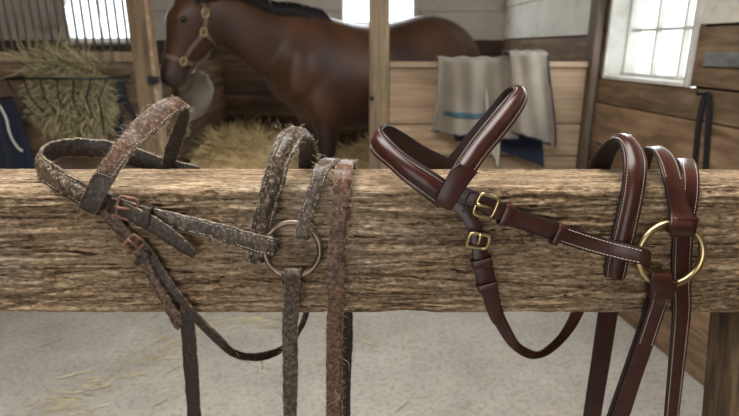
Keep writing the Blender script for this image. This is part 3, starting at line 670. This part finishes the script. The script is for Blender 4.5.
def horse():
    bm = bmesh.new()
    # trunk, from chest to buttocks
    tr = [(.24, 1.20, .10, .12), (.19, 1.22, .17, .20), (.10, 1.25, .225, .30), (-.03, 1.26, .25, .375), (-.18, 1.225, .28, .38), (-.40, 1.20, .315, .370), (-.65, 1.21, .315, .365), (-.88, 1.26, .300, .355), (-1.06, 1.30, .295, .345), (-1.22, 1.28, .275, .325), (-1.38, 1.20, .225, .27), (-1.47, 1.14, .14, .17)]
    limb(bm, [(H(f, 0, z), w, h) for f, z, w, h in tr], lt, 32)
    for s in (-1, 1):   # muscle relief: shoulder blade, triceps, stifle, haunch
        limb(bm, [(H(.0, s*.08, 1.50), .05, .08), (H(.05, s*.155, 1.36), .075, .12), (H(.08, s*.175, 1.22), .07, .12), (H(.08, s*.16, 1.12), .05, .09)], lt, 14)
        limb(bm, [(H(-.18, s*.18, 1.34), .06, .10), (H(-.14, s*.205, 1.22), .07, .135), (H(-.11, s*.19, 1.08), .065, .12), (H(-.11, s*.17, .98), .05, .08)], lt, 14)
        limb(bm, [(H(-.95, s*.12, 1.52), .06, .10), (H(-1.08, s*.20, 1.40), .085, .16), (H(-1.12, s*.225, 1.22), .085, .16), (H(-1.06, s*.215, 1.05), .07, .11)], lt, 14)
    # withers ridge
    limb(bm, [(H(.20, 0, 1.52), .05, .07), (H(.05, 0, 1.565), .07, .09), (H(-.2, 0, 1.53), .07, .08), (H(-.4, 0, 1.46), .06, .06)], lt)
    # neck
    nl = lt
    c0 = H(-.06, 0, 1.36); c1 = H(.22, .0, 1.455); mid = H(.26, 0, 1.49).lerp(poll, .5); end = poll+Vector((.04, .03, -.14))
    limb(bm, [(c0, .18, .30), (c1, .14, .225), (mid+UP*-.005, .10, .175), (end.lerp(mid, .25), .092, .155), (end, .085, .135), (end+Vector((-.05, -.02, .03)), .07, .10)], nl)
    # head: poll -> muzzle
    hd = (muz-poll).normalized(); hl = (lt-hd*lt.dot(hd)).normalized(); hf = hd.cross(hl).normalized()
    if hf.x > 0: hf = -hf          # towards the face side
    L = (muz-poll).length+.03
    hs_ = [(-.02, -.02, .05, .05), (.06, -.03, .085, .105), (.16, -.045, .098, .142), (.28, -.055, .100, .158), (.42, -.045, .088, .142), (.56, -.03, .070, .108), (.70, -.018, .060, .084), (.82, -.010, .060, .074), (.92, -.010, .062, .074), (.985, -.012, .052, .058), (1.02, -.012, .03, .03)]
    ctr = lambda k, o: poll+hd*(L*k)+hf*o
    limb(bm, [(ctr(k, o), w*1.06, h*1.1) for k, o, w, h in hs_], hl, 24)
    # chin, jaw plates
    limb(bm, [(ctr(.80, -.055), .035, .025), (ctr(.90, -.06), .042, .032), (ctr(.98, -.05), .03, .022)], hl, 12)
    for s in (-1, 1):
        limb(bm, [(ctr(.18, -.08)+hl*s*.05, .035, .06), (ctr(.30, -.09)+hl*s*.052, .04, .085), (ctr(.42, -.075)+hl*s*.045, .03, .05)], hl, 12)
        # cheek ridge / brow
        limb(bm, [(ctr(.22, .05)+hl*s*.062, .02, .025), (ctr(.28, .052)+hl*s*.068, .026, .028), (ctr(.36, .04)+hl*s*.06, .02, .02)], hl, 10)
        # nostril rim
        limb(bm, [(ctr(.86, .028)+hl*s*.034, .016, .022), (ctr(.93, .028)+hl*s*.038, .018, .026), (ctr(.98, .015)+hl*s*.03, .014, .018)], hl, 10)
        # ears
        e0 = ctr(.0, .0)+hl*s*.055
        limb(bm, [(e0, .03, .025), (e0-hd*.06+hl*s*.012, .034, .026), (e0-hd*.11+hl*s*.016, .024, .016), (e0-hd*.155+hl*s*.01, .007, .006)], hl, 12)
        # forelegs
        b = .03 if s > 0 else -.03
        limb(bm, [(H(-0.120, s*.14, 1.30), .09, .19), (H(-0.090, s*.165, 1.08), .10, .155), (H(-0.130+b, s*.16, .92), .078, .105), (H(-0.130+b, s*.155, .74), .058, .068), (H(-0.120+b, s*.155, .60), .048, .055), (H(-0.115+b, s*.155, .54), .048, .056), (H(-0.125+b, s*.155, .46), .036, .040), (H(-0.130+b, s*.155, .28), .032, .037), (H(-0.130+b, s*.155, .20), .040, .047), (H(-0.110+b, s*.155, .12), .034, .038), (H(-0.090+b, s*.155, .07), .05, .055), (H(-0.080+b, s*.155, .005), .062, .068)], lt, 16)
        # hind legs: stifle forward, hock back
        limb(bm, [(H(-1.16, s*.13, 1.30), .13, .26), (H(-1.14, s*.165, 1.08), .125, .23), (H(-1.08, s*.18, .92), .10, .165), (H(-1.17, s*.175, .76), .070, .10), (H(-1.29, s*.165, .63), .050, .062), (H(-1.35, s*.16, .56), .046, .060), (H(-1.34, s*.16, .48), .040, .050), (H(-1.31, s*.16, .30), .034, .039), (H(-1.30, s*.16, .21), .042, .049), (H(-1.275, s*.16, .12), .036, .040), (H(-1.26, s*.16, .07), .05, .055), (H(-1.25, s*.16, .005), .062, .068)], lt, 16)
    me = bpy.data.meshes.new('tmp'); bm.to_mesh(me); bm.free()
    o = bpy.data.objects.new('tmp', me); C.objects.link(o)
    md = o.modifiers.new('r', 'REMESH'); md.mode = 'VOXEL'; md.voxel_size = .013
    sm = o.modifiers.new('s', 'SMOOTH'); sm.iterations = 14; sm.factor = .6
    dg = bpy.context.evaluated_depsgraph_get(); me2 = bpy.data.meshes.new_from_object(o.evaluated_get(dg))
    bpy.data.objects.remove(o)
    for p in me2.polygons: p.use_smooth = True
    col = me2.color_attributes.new('coat', 'FLOAT_COLOR', 'POINT')
    bay = Vector((.058, .022, .010)); dk = Vector((.012, .008, .006)); gy = Vector((.022, .019, .019))
    for i, v in enumerate(me2.vertices):
        c = bay.copy(); z = v.co.z; rel = (v.co-org); fr_ = rel.dot(fw)
        if fr_ < .45: k = min(1, max(0, (.98-z)/.3)); c = c.lerp(dk, k)
        k = ((v.co-poll).dot(hd))/L
        if fr_ > .55: c = c.lerp(gy, min(1, max(0, (k-.74)/.14)))
        q_ = noise.noise(v.co*2.3+Vector((4, 1, 2)))+.5*noise.noise(v.co*6); c = c.lerp(Vector((.125, .052, .023)) if q_ > 0 else dk, min(.55, abs(q_)*.9)) if z > .8 else c
        col.data[i].color = (c.x, c.y, c.z, 1)
    m, N, L_, B = mat('bay_coat'); a = N.new('ShaderNodeAttribute'); a.attribute_name = 'coat'; L_.new(a.outputs['Color'], B.inputs['Base Color'])
    B.inputs['Roughness'].default_value = .5; B.inputs['Sheen Weight'].default_value = .05; B.inputs['Specular IOR Level'].default_value = .4
    me2.materials.append(m); me2.name = 'horse'
    o = link('horse', me2); tag(o, 'bay brown horse with black mane standing in the stall, head lowered to the left', 'horse')
    # eyes, nostrils
    for s in (-1, 1):
        bm = bmesh.new(); e = ctr(.275, .030)+hl*s*.088; bmesh.ops.create_uvsphere(bm, u_segments=20, v_segments=14, radius=.019, matrix=Matrix.Translation(e)); obj('eye', bm, plain('eye_dark', (.006, .004, .003), .12), o)
        bm = bmesh.new(); e = ctr(.945, .034)+hl*s*.050
        bmesh.ops.create_uvsphere(bm, u_segments=16, v_segments=10, radius=.014, matrix=Matrix.Translation(e) @ Matrix.Diagonal((.7, .7, 1.3, 1))); obj('nostril', bm, plain('nostril_dark', (.008, .006, .006), .7), o)
    # mane: strands along the crest, tail
    mid_c = H(.26, 0, 1.49).lerp(poll, .5)
    hair = plain('black_hair', (.012, .010, .010), .45)
    bm = bmesh.new(); base = [poll+UP*.02, mid_c+UP*.165, H(.22, 0, 1.675), H(.05, 0, 1.665), H(-.15, 0, 1.63)]
    crest = crom([Vector(b) for b in base], 30)
    for i, p in enumerate(crest):
        for q in range(6):
            s = 1 if (fw.cross(lt).z > 0) else 1
            sd = -1 if lt.y > 0 else 1
            p0 = p+Vector((random.uniform(-.01, .01), random.uniform(-.01, .01), random.uniform(-.01, .01))); l = random.uniform(.03, .075)
            tube(bm, [p0, p0+lt*sd*.04+UP*.012, p0+lt*sd*.085-UP*l*.4+fw*random.uniform(-.02, .02), p0+lt*sd*.11-UP*l*.9+fw*random.uniform(-.03, .03)], [.007, .006, .005, .002], 4)
    for q in range(60):   # forelock
        p0 = poll+hl*random.uniform(-.03, .03)+hf*.03; l = random.uniform(.08, .17)
        tube(bm, [p0, p0+hd*l*.4+hf*.04, p0+hd*l+hf*(.05+random.uniform(-.01, .01))+hl*random.uniform(-.03, .03)], [.005, .004, .001], 4)
    obj('mane', bm, hair, o)
    bm = bmesh.new(); d0 = H(-1.47, 0, 1.34)
    for q in range(160):
        a = random.uniform(0, 2*PI); r = random.uniform(0, .035); o0 = lt*math.cos(a)*r+fw*math.sin(a)*r
        tube(bm, [d0+fw*.04+o0*.5, d0-fw*.06+o0-UP*.05, d0-fw*.08+o0*1.5-UP*.4, d0-fw*.06+o0*1.4-UP*random.uniform(.7, .85)], [.008, .008, .006, .002], 4)
    obj('tail', bm, hair, o)
    return o, ctr, hl, hf, hd
hr, ctr, hl, hf, hd = horse()
# halter on the head
hm = leather('halter_leather', (.13, .085, .06), .5); hs = thing('halter', 'brown leather halter with metal buckles on the horse head', 'halter')
sd = 1 if (hl.y < 0) else -1      # the side of the head facing the camera
def band(pts, w, t, m, parent, name):
    """flat band through 3-D points given with outward normals"""
    bm = bmesh.new(); ps = crom([Vector(p) for p, n in pts], 6); ns = crom([Vector(n) for p, n in pts], 6); rings = []
    for i, p in enumerate(ps):
        tt = (ps[min(i+1, len(ps)-1)]-ps[max(i-1, 0)]).normalized(); n = ns[i].normalized(); n = (n-tt*n.dot(tt)).normalized(); w_ = tt.cross(n)
        rings.append([bm.verts.new(p+w_*a*w/2+n*b*t) for a, b in ((-1, 0), (-1, 1), (1, 1), (1, 0))])
    for A, B_ in zip(rings, rings[1:]):
        for j in range(4): bm.faces.new((A[j], A[(j+1) % 4], B_[(j+1) % 4], B_[j]))
    bm.faces.new(rings[0][::-1]); bm.faces.new(rings[-1]); return obj(name, bm, m, parent, False)
def loopband(k, w, ru, rv, off, a0, a1, name, n=14):
    c = ctr(k, off); pts = []
    for i in range(n+1):
        a = a0+(a1-a0)*i/n; d = hl*math.cos(a)*ru+hf*math.sin(a)*rv; pts.append((c+d, (hl*math.cos(a)/ru+hf*math.sin(a)/rv).normalized()))
    return band(pts, w, .006, hm, hs, name)
loopband(.70, .026, .067, .092, -.018, 0, 2*PI, 'noseband')
for s in (-1, 1):
    L3 = [(ctr(.70, -.03)+hl*s*.066, hl*s), (ctr(.55, -.05)+hl*s*.082, hl*s), (ctr(.42, -.075)+hl*s*.096, hl*s), (ctr(.33, -.09)+hl*s*.104, hl*s)]
    band(L3, .024, .006, hm, hs, 'cheek_strap')
    L4 = [(ctr(.33, -.09)+hl*s*.104, hl*s), (ctr(.20, -.085)+hl*s*.108, hl*s), (ctr(.08, -.06)+hl*s*.098, hl*s), (ctr(-.02, -.03)+hl*s*.06, (hl*s-hd)), (ctr(-.05, -.025), -hd)]
    band(L4, .024, .006, hm, hs, 'crown_strap')
    L5 = [(ctr(.33, -.09)+hl*s*.104, hl*s), (ctr(.38, -.15)+hl*s*.085, hl*s-hf), (ctr(.42, -.20)+hl*s*.03, -hf)]
    band(L5, .022, .006, hm, hs, 'throat_strap')
    for k, o_, q, rr in ((.70, -.03, .074, .022), (.33, -.09, .112, .022), (.13, -.072, .110, .024)):
        bm = bmesh.new(); c = ctr(k, o_)+hl*s*q; tube(bm, [c+hd*math.cos(2*PI*i/24)*rr*1.1+hf*math.sin(2*PI*i/24)*rr*.85 for i in range(24)], .0050, 8, True); obj('buckle', bm, M['brass'], hs)
bm = bmesh.new(); a, b = ctr(.42, -.20), ctr(.74, -.115); tube(bm, [a, a.lerp(b, .5)-hf*.02, b], .007, 6); obj('chin_strap', bm, hm, hs)
band([(ctr(.66, -.112), -hf), (ctr(.72, -.125), -hf), (ctr(.80, -.12), -hf)], .02, .006, hm, hs, 'chin_tab')

# ================================================================== HAY
def haymat(name, a, b):
    m, N, L, B = mat(name); g = N.new('ShaderNodeNewGeometry'); r = ramp(N, [(0, a), (1, b)]); L.new(g.outputs['Random Per Island'], r.inputs['Fac']); L.new(r.outputs['Color'], B.inputs['Base Color']); B.inputs['Roughness'].default_value = .8; return m
M['hay'] = haymat('hay', (.10, .085, .035), (.50, .44, .24)); M['hay_gold'] = haymat('straw', (.34, .24, .11), (.78, .61, .33)); M['straw'] = haymat('pale_straw', (.36, .31, .18), (.66, .59, .38))
def blade(bm, p, v, l, w, bend=.5, drop=0):
    pts = []; q = Vector(p); v = Vector(v).normalized()
    for k in range(4):
        pts.append(q.copy()); q = q+v*l/3; v = (v+Vector([random.uniform(-bend, bend) for _ in range(3)])-UP*drop).normalized()
    s = v.orthogonal().normalized(); rows = []
    for i, q in enumerate(pts):
        ww = w*(.4 if i in (0, 3) else 1); rows.append((bm.verts.new(q-s*ww), bm.verts.new(q+s*ww)))
    for a, b in zip(rows, rows[1:]): bm.faces.new((a[0], a[1], b[1], b[0]))
# rack full of hay
YR = YP-.02
rx0, rx1 = P(14, 78, YR-.16).x, P(113, 78, YR-.16).x
rzt, rzb = P(60, 78, YR-.16).z, P(60, 128, YR-.1).z
hb = bmesh.new()
bmesh.ops.create_icosphere(hb, subdivisions=5, radius=1)
for v in hb.verts:
    d = 1+.22*noise.noise(v.co*3)+.1*noise.noise(v.co*9); z = v.co.z
    wd = (1 if z > 0 else 1-.25*(-z))
    v.co = Vector(((rx0+rx1)/2-.01+v.co.x*wd*d*(rx1-rx0)*.355, YR-.085+v.co.y*.085*d, (rzt+rzb)/2+.012+v.co.z*d*((rzt-rzb)/2+.05)))
core = [(v.co.copy(), v.normal.copy()) for v in hb.verts]
hb.normal_update(); core = [(v.co.copy(), v.normal.copy()) for v in hb.verts]
for _ in range(6000):
    p, n = random.choice(core)
    if n.y > .5: continue
    n2 = (n+Vector((random.uniform(-1, 1), random.uniform(-.6, .1), random.uniform(-1.1, .3)))).normalized()
    if n2.y > 0: n2.y *= -.3
    pp = p-n*.01; blade(hb, pp, n2, random.uniform(.05, .12), random.uniform(.0012, .0030), .5, .22)
for _ in range(260):   # top spill, longer stalks to the left
    x = random.uniform(rx0+.03, rx1-.08); p = Vector((x, YR-random.uniform(.03, .13), rzt+.04+random.uniform(-.02, .07)*(1 if x > rx0+.12 else .5)))
    blade(hb, p, (random.uniform(-1, .7), random.uniform(-.5, .1), random.uniform(-.1, .7)), random.uniform(.08, .2), .0022, .3, .08)
tag(obj('hay', hb, M['hay'], smooth=False), 'heap of green gold hay filling the wire rack', 'hay', kind='stuff')
rk = thing('hay_rack', 'dark iron wire hay rack on the left stall front', 'hay rack')
bm = bmesh.new(); tube(bm, [(rx0, YR+.04, rzt), (rx0, YR-.225, rzt), (rx1, YR-.225, rzt), (rx1, YR+.04, rzt)], .0065, 8); obj('rim', bm, M['iron'], rk)
bm = bmesh.new(); tube(bm, [(rx0+.12, YR+.03, rzb-.03), (rx0+.12, YR-.10, rzb-.03), (rx1-.12, YR-.10, rzb-.03), (rx1-.12, YR+.03, rzb-.03)], .006, 8); obj('lower_rim', bm, M['iron'], rk)
for k in range(7):
    t = k/6; xa_ = rx0+(rx1-rx0)*t; xb_ = rx0+.12+(rx1-rx0-.24)*min(1, max(0, t+.04))
    bm = bmesh.new(); tube(bm, [(xa_, YR-.225, rzt), (xa_*.6+xb_*.4, YR-.245, rzt-.1), (xb_, YR-.10, rzb-.03)], .0045, 6); obj('wire', bm, M['iron'], rk)
# bedding straw in the stall: mound against the back wall
def mound(name, x0, x1, y0, y1, hfun, nb, m, label, wid=.003):
    bm = bmesh.new(); nx, ny = 60, 40; g = []
    for j in range(ny+1):
        g.append([bm.verts.new((x0+(x1-x0)*i/nx, y0+(y1-y0)*j/ny, 0)) for i in range(nx+1)])
    for r_ in g:
        for v in r_: v.co.z = max(.004, hfun(v.co.x, v.co.y)+.05*noise.noise(v.co*5)+.02*noise.noise(v.co*17))
    for j in range(ny):
        for i in range(nx): bm.faces.new((g[j][i], g[j][i+1], g[j+1][i+1], g[j+1][i]))
    flat = [v.co.copy() for r_ in g for v in r_]
    for _ in range(nb):
        p = random.choice(flat)+Vector((random.uniform(-.05, .05), random.uniform(-.05, .05), random.uniform(0, .02)))
        p.x = min(max(p.x, x0+.14), x1-.16); p.y = min(max(p.y, y0+.12), y1-.1)
        blade(bm, p, (random.uniform(-1, 1), random.uniform(-1, .3), random.uniform(-.1, .5)), random.uniform(.08, .2), wid, .4, .1)
    return tag(obj(name, bm, m, smooth=False), label, 'straw', kind='stuff')
ss = lambda t: max(0, min(1, t))**2*(3-2*max(0, min(1, t)))
mound('straw_bedding', -1.30, 1.17, 3.28, 5.14, lambda x, y: .06+.52*ss((y-4.1)/.8)*(.85+.15*math.sin(x*3))+.62*ss((y-3.4)/.5)*ss((-.55-x)/.25)*(1-.8*ss((y-4.1)/.8)), 16000, M['hay_gold'], 'deep golden straw bedding piled behind the horse legs')
# loose straw on the concrete
bm = bmesh.new()
for _ in range(420):
    k = random.random()
    if k < .62: t = random.random(); px = 20+t*190+random.gauss(0, 16); py = 430-t*110+random.gauss(0, 7)
    elif k < .8: px = random.gauss(250, 30); py = random.gauss(322, 6)
    else: px = random.uniform(-60, 700); py = random.uniform(315, 430)
    u = (px-369.5)/F; v = (208-py)/F; t = CH/(st-v*ct); p = Vector((u*t, (ct+v*st)*t, .004+random.random()*.006))
    if p.x > wallx(p.y)-.1: continue
    a = random.uniform(-.5, 1.4); blade(bm, p, (math.cos(a), math.sin(a), .02), random.uniform(.02, .09), random.uniform(.0012, .0028), .12)
for (px, py, a, l) in ((42, 348, .9, .12), (58, 380, .5, .13), (157, 352, .6, .09), (164, 376, .9, .1), (150, 320, 1.1, .07), (135, 321, .6, .07), (152, 408, .8, .07), (236, 322, .3, .14), (262, 326, -.2, .12), (330, 322, -.9, .15), (360, 340, -.7, .1)):
    u = (px-369.5)/F; v = (208-py)/F; t = CH/(st-v*ct); p = Vector((u*t, (ct+v*st)*t, .008))
    for q in range(2): blade(bm, p+Vector((random.uniform(-.01, .01), random.uniform(-.01, .01), 0)), (math.cos(a), math.sin(a), .01), l, .0035, .06)
tag(obj('loose_straw', bm, M['straw'], smooth=False), 'thin scatter of loose straw on the concrete floor', 'straw', kind='stuff')

# ================================================================== BLANKETS
def clothmat(name, c, stripes=None):
    m = plain(name, c, .95, 0, 9, .14, .2, .1); return m
M['canvas'] = clothmat('grey_canvas', (.185, .158, .122)); M['navy'] = clothmat('navy_cloth', (.008, .012, .028)); M['teal'] = clothmat('faded_teal_tape', (.035, .075, .095)); M['pad'] = clothmat('grey_cloth', (.42, .39, .32))
def cloth(fn, nu, nv, m, name, parent=None, th=.006):
    bm = bmesh.new(); g = [[bm.verts.new(fn(i/nu, j/nv)) for i in range(nu+1)] for j in range(nv+1)]
    for j in range(nv):
        for i in range(nu): bm.faces.new((g[j][i], g[j][i+1], g[j+1][i+1], g[j+1][i]))
    o = obj(name, bm, m, parent); s = o.modifiers.new('thick', 'SOLIDIFY'); s.thickness = th; s.offset = 1
    dg = bpy.context.evaluated_depsgraph_get(); me = bpy.data.meshes.new_from_object(o.evaluated_get(dg)); o.modifiers.clear(); o.data = me
    for p in me.polygons: p.use_smooth = True
    return o
YC = YP-.005
def drape(xl_t, xr_t, xl_b, xr_b, yb_l, yb_r, off, seed, nf=3.2, back=.35, amp=.016):
    ptl, ptr = P(xl_t, 62, YC), P(xr_t, 62, YC); pbl, pbr = P(xl_b, yb_l, YC), P(xr_b, yb_r, YC)
    def fn(u, v):
        # v: 0 = back hem, .25 = top of the boards, 1 = front hem
        if v < .2:
            q = (v/.2); x = ptl.x+(ptr.x-ptl.x)*u; z = zt+.010+off-(1-q)*back; return Vector((x, YP+.108+off+.008*math.sin(u*18+seed), z))
        if v < .28:
            q = (v-.2)/.08; a = PI*q; x = ptl.x+(ptr.x-ptl.x)*u
            return Vector((x, YP+.05+math.cos(a)*(.052+off), zt+.010+off+math.sin(a)*.012+.004*math.sin(u*21+seed)))
        q = (v-.28)/.72
        x = (ptl.x+(pbl.x-ptl.x)*q)*(1-u)+(ptr.x+(pbr.x-ptr.x)*q)*u
        zb = pbl.z*(1-u)+pbr.z*u; z = (zt+.008+off)+(zb-zt)*q
        am = amp*(.35+q)
        fold = am*(math.sin(u*nf*2*PI+seed+q*.9)+.55*math.sin(u*nf*4.3*PI+seed*2-q*1.3))+.010*noise.noise(Vector((u*3, q*2, seed)))
        return Vector((x+.012*math.sin(q*4+u*3+seed)*q, YP-.006-off-am*1.2-.02*q+fold, z))
    return fn
bl = thing('stable_blanket', 'grey canvas horse blanket with teal stripe and navy lining over the plank half wall', 'blanket')
f1 = drape(438, 510, 433, 513, 132, 139, .0, .4, 1.6, amp=.026); cloth(f1, 70, 70, M['canvas'], 'canvas_shell', bl)
f2 = drape(507, 545, 508, 550, 136, 152, .034, 2.2, .9, amp=.024); cloth(f2, 40, 70, M['canvas'], 'folded_flap', bl)
def strip(fn, u0, u1, v0, v1, off):
    return lambda u, v: fn(u0+(u1-u0)*u, v0+(v1-v0)*v)+Vector((0, -off, 0))
cloth(strip(f1, .12, .82, .775, .825, .014), 60, 4, M['teal'], 'stripe', bl, .002)
cloth(strip(f1, -.005, 1, .985, 1.006, .007), 60, 2, M['navy'], 'hem_binding', bl, .003)
cloth(strip(f2, -.0, 1, .985, 1.006, .007), 40, 2, M['navy'], 'hem_binding', bl, .003)
cloth(strip(f2, .965, 1.015, .28, .99, .007), 2, 60, M['navy'], 'hem_binding', bl, .003)
f3 = drape(500, 540, 500, 541, 150, 166, -.008, 1.2, 1.2, back=.2, amp=.002); cloth(f3, 30, 50, M['navy'], 'lining', bl)
bm = bmesh.new()
# faded rectangles woven into the stripe
for k in range(6):
    u0 = .16+k*.10
    pass
bm.free()
f4 = drape(486, 500, 487, 499, 150, 168, -.006, 3.2, 1, back=.2, amp=.002); cloth(f4, 10, 40, M['pad'], 'tie_strap', bl)
f5 = drape(452, 478, 452, 480, 140, 143, -.008, 3.9, 1, back=.2, amp=.002); cloth(f5, 16, 40, M['navy'], 'lining', bl)
# navy rug hanging at the far left
def hang(px0, px1, py0, py1, Y, seed, amp=.02, taper=.0, nf=2.5):
    a, b = P(px0, py0, Y), P(px1, py0, Y); zb = P(px0, py1, Y).z
    def fn(u, v):
        mid = (a.x+b.x)/2; x = a.x+(b.x-a.x)*u; x = mid+(x-mid)*(taper+(1-taper)*min(1, v*2.2)**.7)
        z = a.z+(zb-a.z)*v
        return Vector((x, Y+amp*math.sin(u*nf*2*PI+seed+v)*(.3+v*.7)+.006*noise.noise(Vector((u*5, v*5, seed))), z))
    return fn
rg = thing('horse_rug', 'navy blue horse rug with white piping hanging at the far left', 'blanket')
fr = hang(-42, 28, 100, 330, YP-.10, .5, .022, .55); cloth(fr, 60, 60, M['navy'], 'rug_cloth', rg, .01)
bm = bmesh.new(); pts = [fr(u, v)+Vector((0, -.012, 0)) for u, v in ((.60, .0), (.70, .03), (.745, .07), (.735, .11), (.75, .15), (.80, .185), (.86, .20))]; tube(bm, crom(pts, 5), .006, 8); obj('piping', bm, M['frame_wood'], rg)
bm = bmesh.new(); c = P(6, 98, YP-.02); tube(bm, [c+Vector((0, .05, 0)), c+Vector((0, -.11, 0)), c+Vector((0, -.13, .02))], .006, 8); obj('hook', bm, M['iron'], rg)
# dark halter hanging by the rack
h2 = thing('halter', 'black strap halter hanging on the boards right of the hay rack', 'halter')
def loopstrap(pts, w, t, m, name, parent):
    return band([(P(a, b, y), Vector((0, -1, 0))) for a, b, y in pts], w, t, m, parent, name)
M['nylon'] = plain('black_webbing', (.010, .009, .009), .7); M['blueweb'] = plain('blue_webbing', (.010, .016, .038), .7)
loopstrap([(121, 82, YP), (124, 95, YP-.01), (129, 108, YP-.015), (136, 120, YP-.01), (139, 138, YP-.01)], .028, .006, M['nylon'], 'crown_strap', h2)
loopstrap([(121, 82, YP-.006), (119, 98, YP-.012), (119, 115, YP-.012), (121, 140, YP-.012)], .034, .006, M['blueweb'], 'cheek_strap', h2)
loopstrap([(120, 128, YP-.02), (128, 131, YP-.022), (139, 130, YP-.02)], .022, .005, M['nylon'], 'noseband', h2)
bm = bmesh.new(); c = P(124, 127, YP-.035); tube(bm, [c+Vector((math.cos(2*PI*i/20)*.013, 0, math.sin(2*PI*i/20)*.015)) for i in range(20)], .004, 8, True); obj('ring', bm, M['steel'], h2)
# sack behind the horse head
bm = bmesh.new(); bmesh.ops.create_icosphere(bm, subdivisions=5, radius=1)
c0, c1 = P(194, 72, 4.0), P(184, 124, 4.0)
for v in bm.verts:
    z = v.co.z; t = (1-z)/2; c = c0.lerp(c1, t); wd = .19*(1-.30*t)
    v.co = Vector((c.x+v.co.x*wd*(1.0 if abs(z) < .8 else 1.1)+.012*noise.noise(v.co*4), c.y+v.co.y*.09+.015*noise.noise(v.co*3+Vector((3, 3, 3))), c.z+.012*math.sin(v.co.x*5)+.008*noise.noise(v.co*5)))
sk = obj('cloth_sack', bm, M['pad']); tag(sk, 'pale grey cloth sack hanging behind the horse muzzle', 'sack')
b2 = bmesh.new(); tube(b2, [c0+Vector((0, 0, 0)), c0+Vector((-.05, .02, .45)), c0+Vector((-.1, .04, 1.0))], .008, 6); obj('cord', b2, M['iron'], sk)
# strap hanging on the right wall, metal plate
ws = thing('hanging_strap', 'black leather strap hanging in a loop on the right wall under the window', 'strap')
def wp(px, py, off=.012):     # point on the right wall
    u = (px-369.5)/F; v = (208-py)/F; d = Vector((u, ct+v*st, -st+v*ct))
    t = (1.716-off)/(d.x+.1316*d.y); return Vector((0, 0, CH))+d*t
wn = Vector((-1, -.1316, 0)).normalized()
band([(wp(694, 175), wn), (wp(697, 150), wn), (wp(699, 128), wn), (wp(703, 105), wn), (wp(707, 95), wn), (wp(710, 98), wn), (wp(710, 115), wn), (wp(708, 140), wn), (wp(706, 175), wn)], .026, .008, M['nylon'], ws, 'strap_loop')
bm = bmesh.new(); c = wp(708, 94, 0); tube(bm, [c, c+wn*.05, c+wn*.055+UP*.02], .006, 8); obj('hook', bm, M['iron'], ws)
bm = bmesh.new()
a = wp(708, 50, 0); ua = a.y; b_ = wp(745, 50, 0)
za, zb_ = wp(708, 52, 0).z, wp(708, 66, 0).z
box(bm, uy(b_.y), uy(a.y), -.012, -.002, zb_, za, .002, MR)
tag(obj('metal_plate', bm, M['steel'], smooth=False), 'grey metal strip screwed to the boards right of the window', 'plate')

# ================================================================== LIGHT
w = bpy.data.worlds.new('world'); bpy.context.scene.world = w; w.use_nodes = True
nt = w.node_tree; bg = nt.nodes['Background']; bg.inputs['Color'].default_value = (.97, .985, 1.0, 1); bg.inputs['Strength'].default_value = 2.6
def area(name, loc, rot, sx, sy, e, col=(1, 1, 1)):
    l = bpy.data.lights.new(name, 'AREA'); l.shape = 'RECTANGLE'; l.size = sx; l.size_y = sy; l.energy = e; l.color = col
    o = bpy.data.objects.new(name, l); C.objects.link(o); o.location = loc; o.rotation_euler = rot; return o
area('added_light_over_aisle', (-.4, .5, 2.93), (0, 0, 0), 1.7, 1.2, 52, (1, .97, .92))  # added area light above the aisle, lights the rail from overhead
area('window_daylight', (wins[1][0]+.35, 5.15, 1.95), (math.radians(-75), 0, 0), .6, .6, 14, (.9, .95, 1))
area('window_daylight', (wins[0][0]+.32, 5.15, 1.9), (math.radians(-75), 0, 0), .6, .6, 12, (.9, .95, 1))
area('window_daylight', (wallx(2.72)-.06, 2.72, 1.75), (0, math.radians(80), math.radians(7.5)), .8, .6, 10, (.9, .95, 1))
sc = bpy.context.scene
sc.view_settings.view_transform = 'Standard'; sc.view_settings.look = 'None'; sc.view_settings.gamma = 1; sc.view_settings.exposure = .35

# put each Empty at the base of its thing
bpy.context.view_layer.update()
for o in list(C.objects):
    if o.type == 'EMPTY' and o.parent is None and o.children:
        lo = Vector((1e9,)*3); hi = -lo
        for c in o.children_recursive:
            if c.type == 'MESH':
                for v in c.bound_box:
                    q = c.matrix_world @ Vector(v); lo = Vector(map(min, lo, q)); hi = Vector(map(max, hi, q))
        b = Vector(((lo.x+hi.x)/2, (lo.y+hi.y)/2, lo.z)); o.location = b
        for c in o.children: c.location = c.location-b
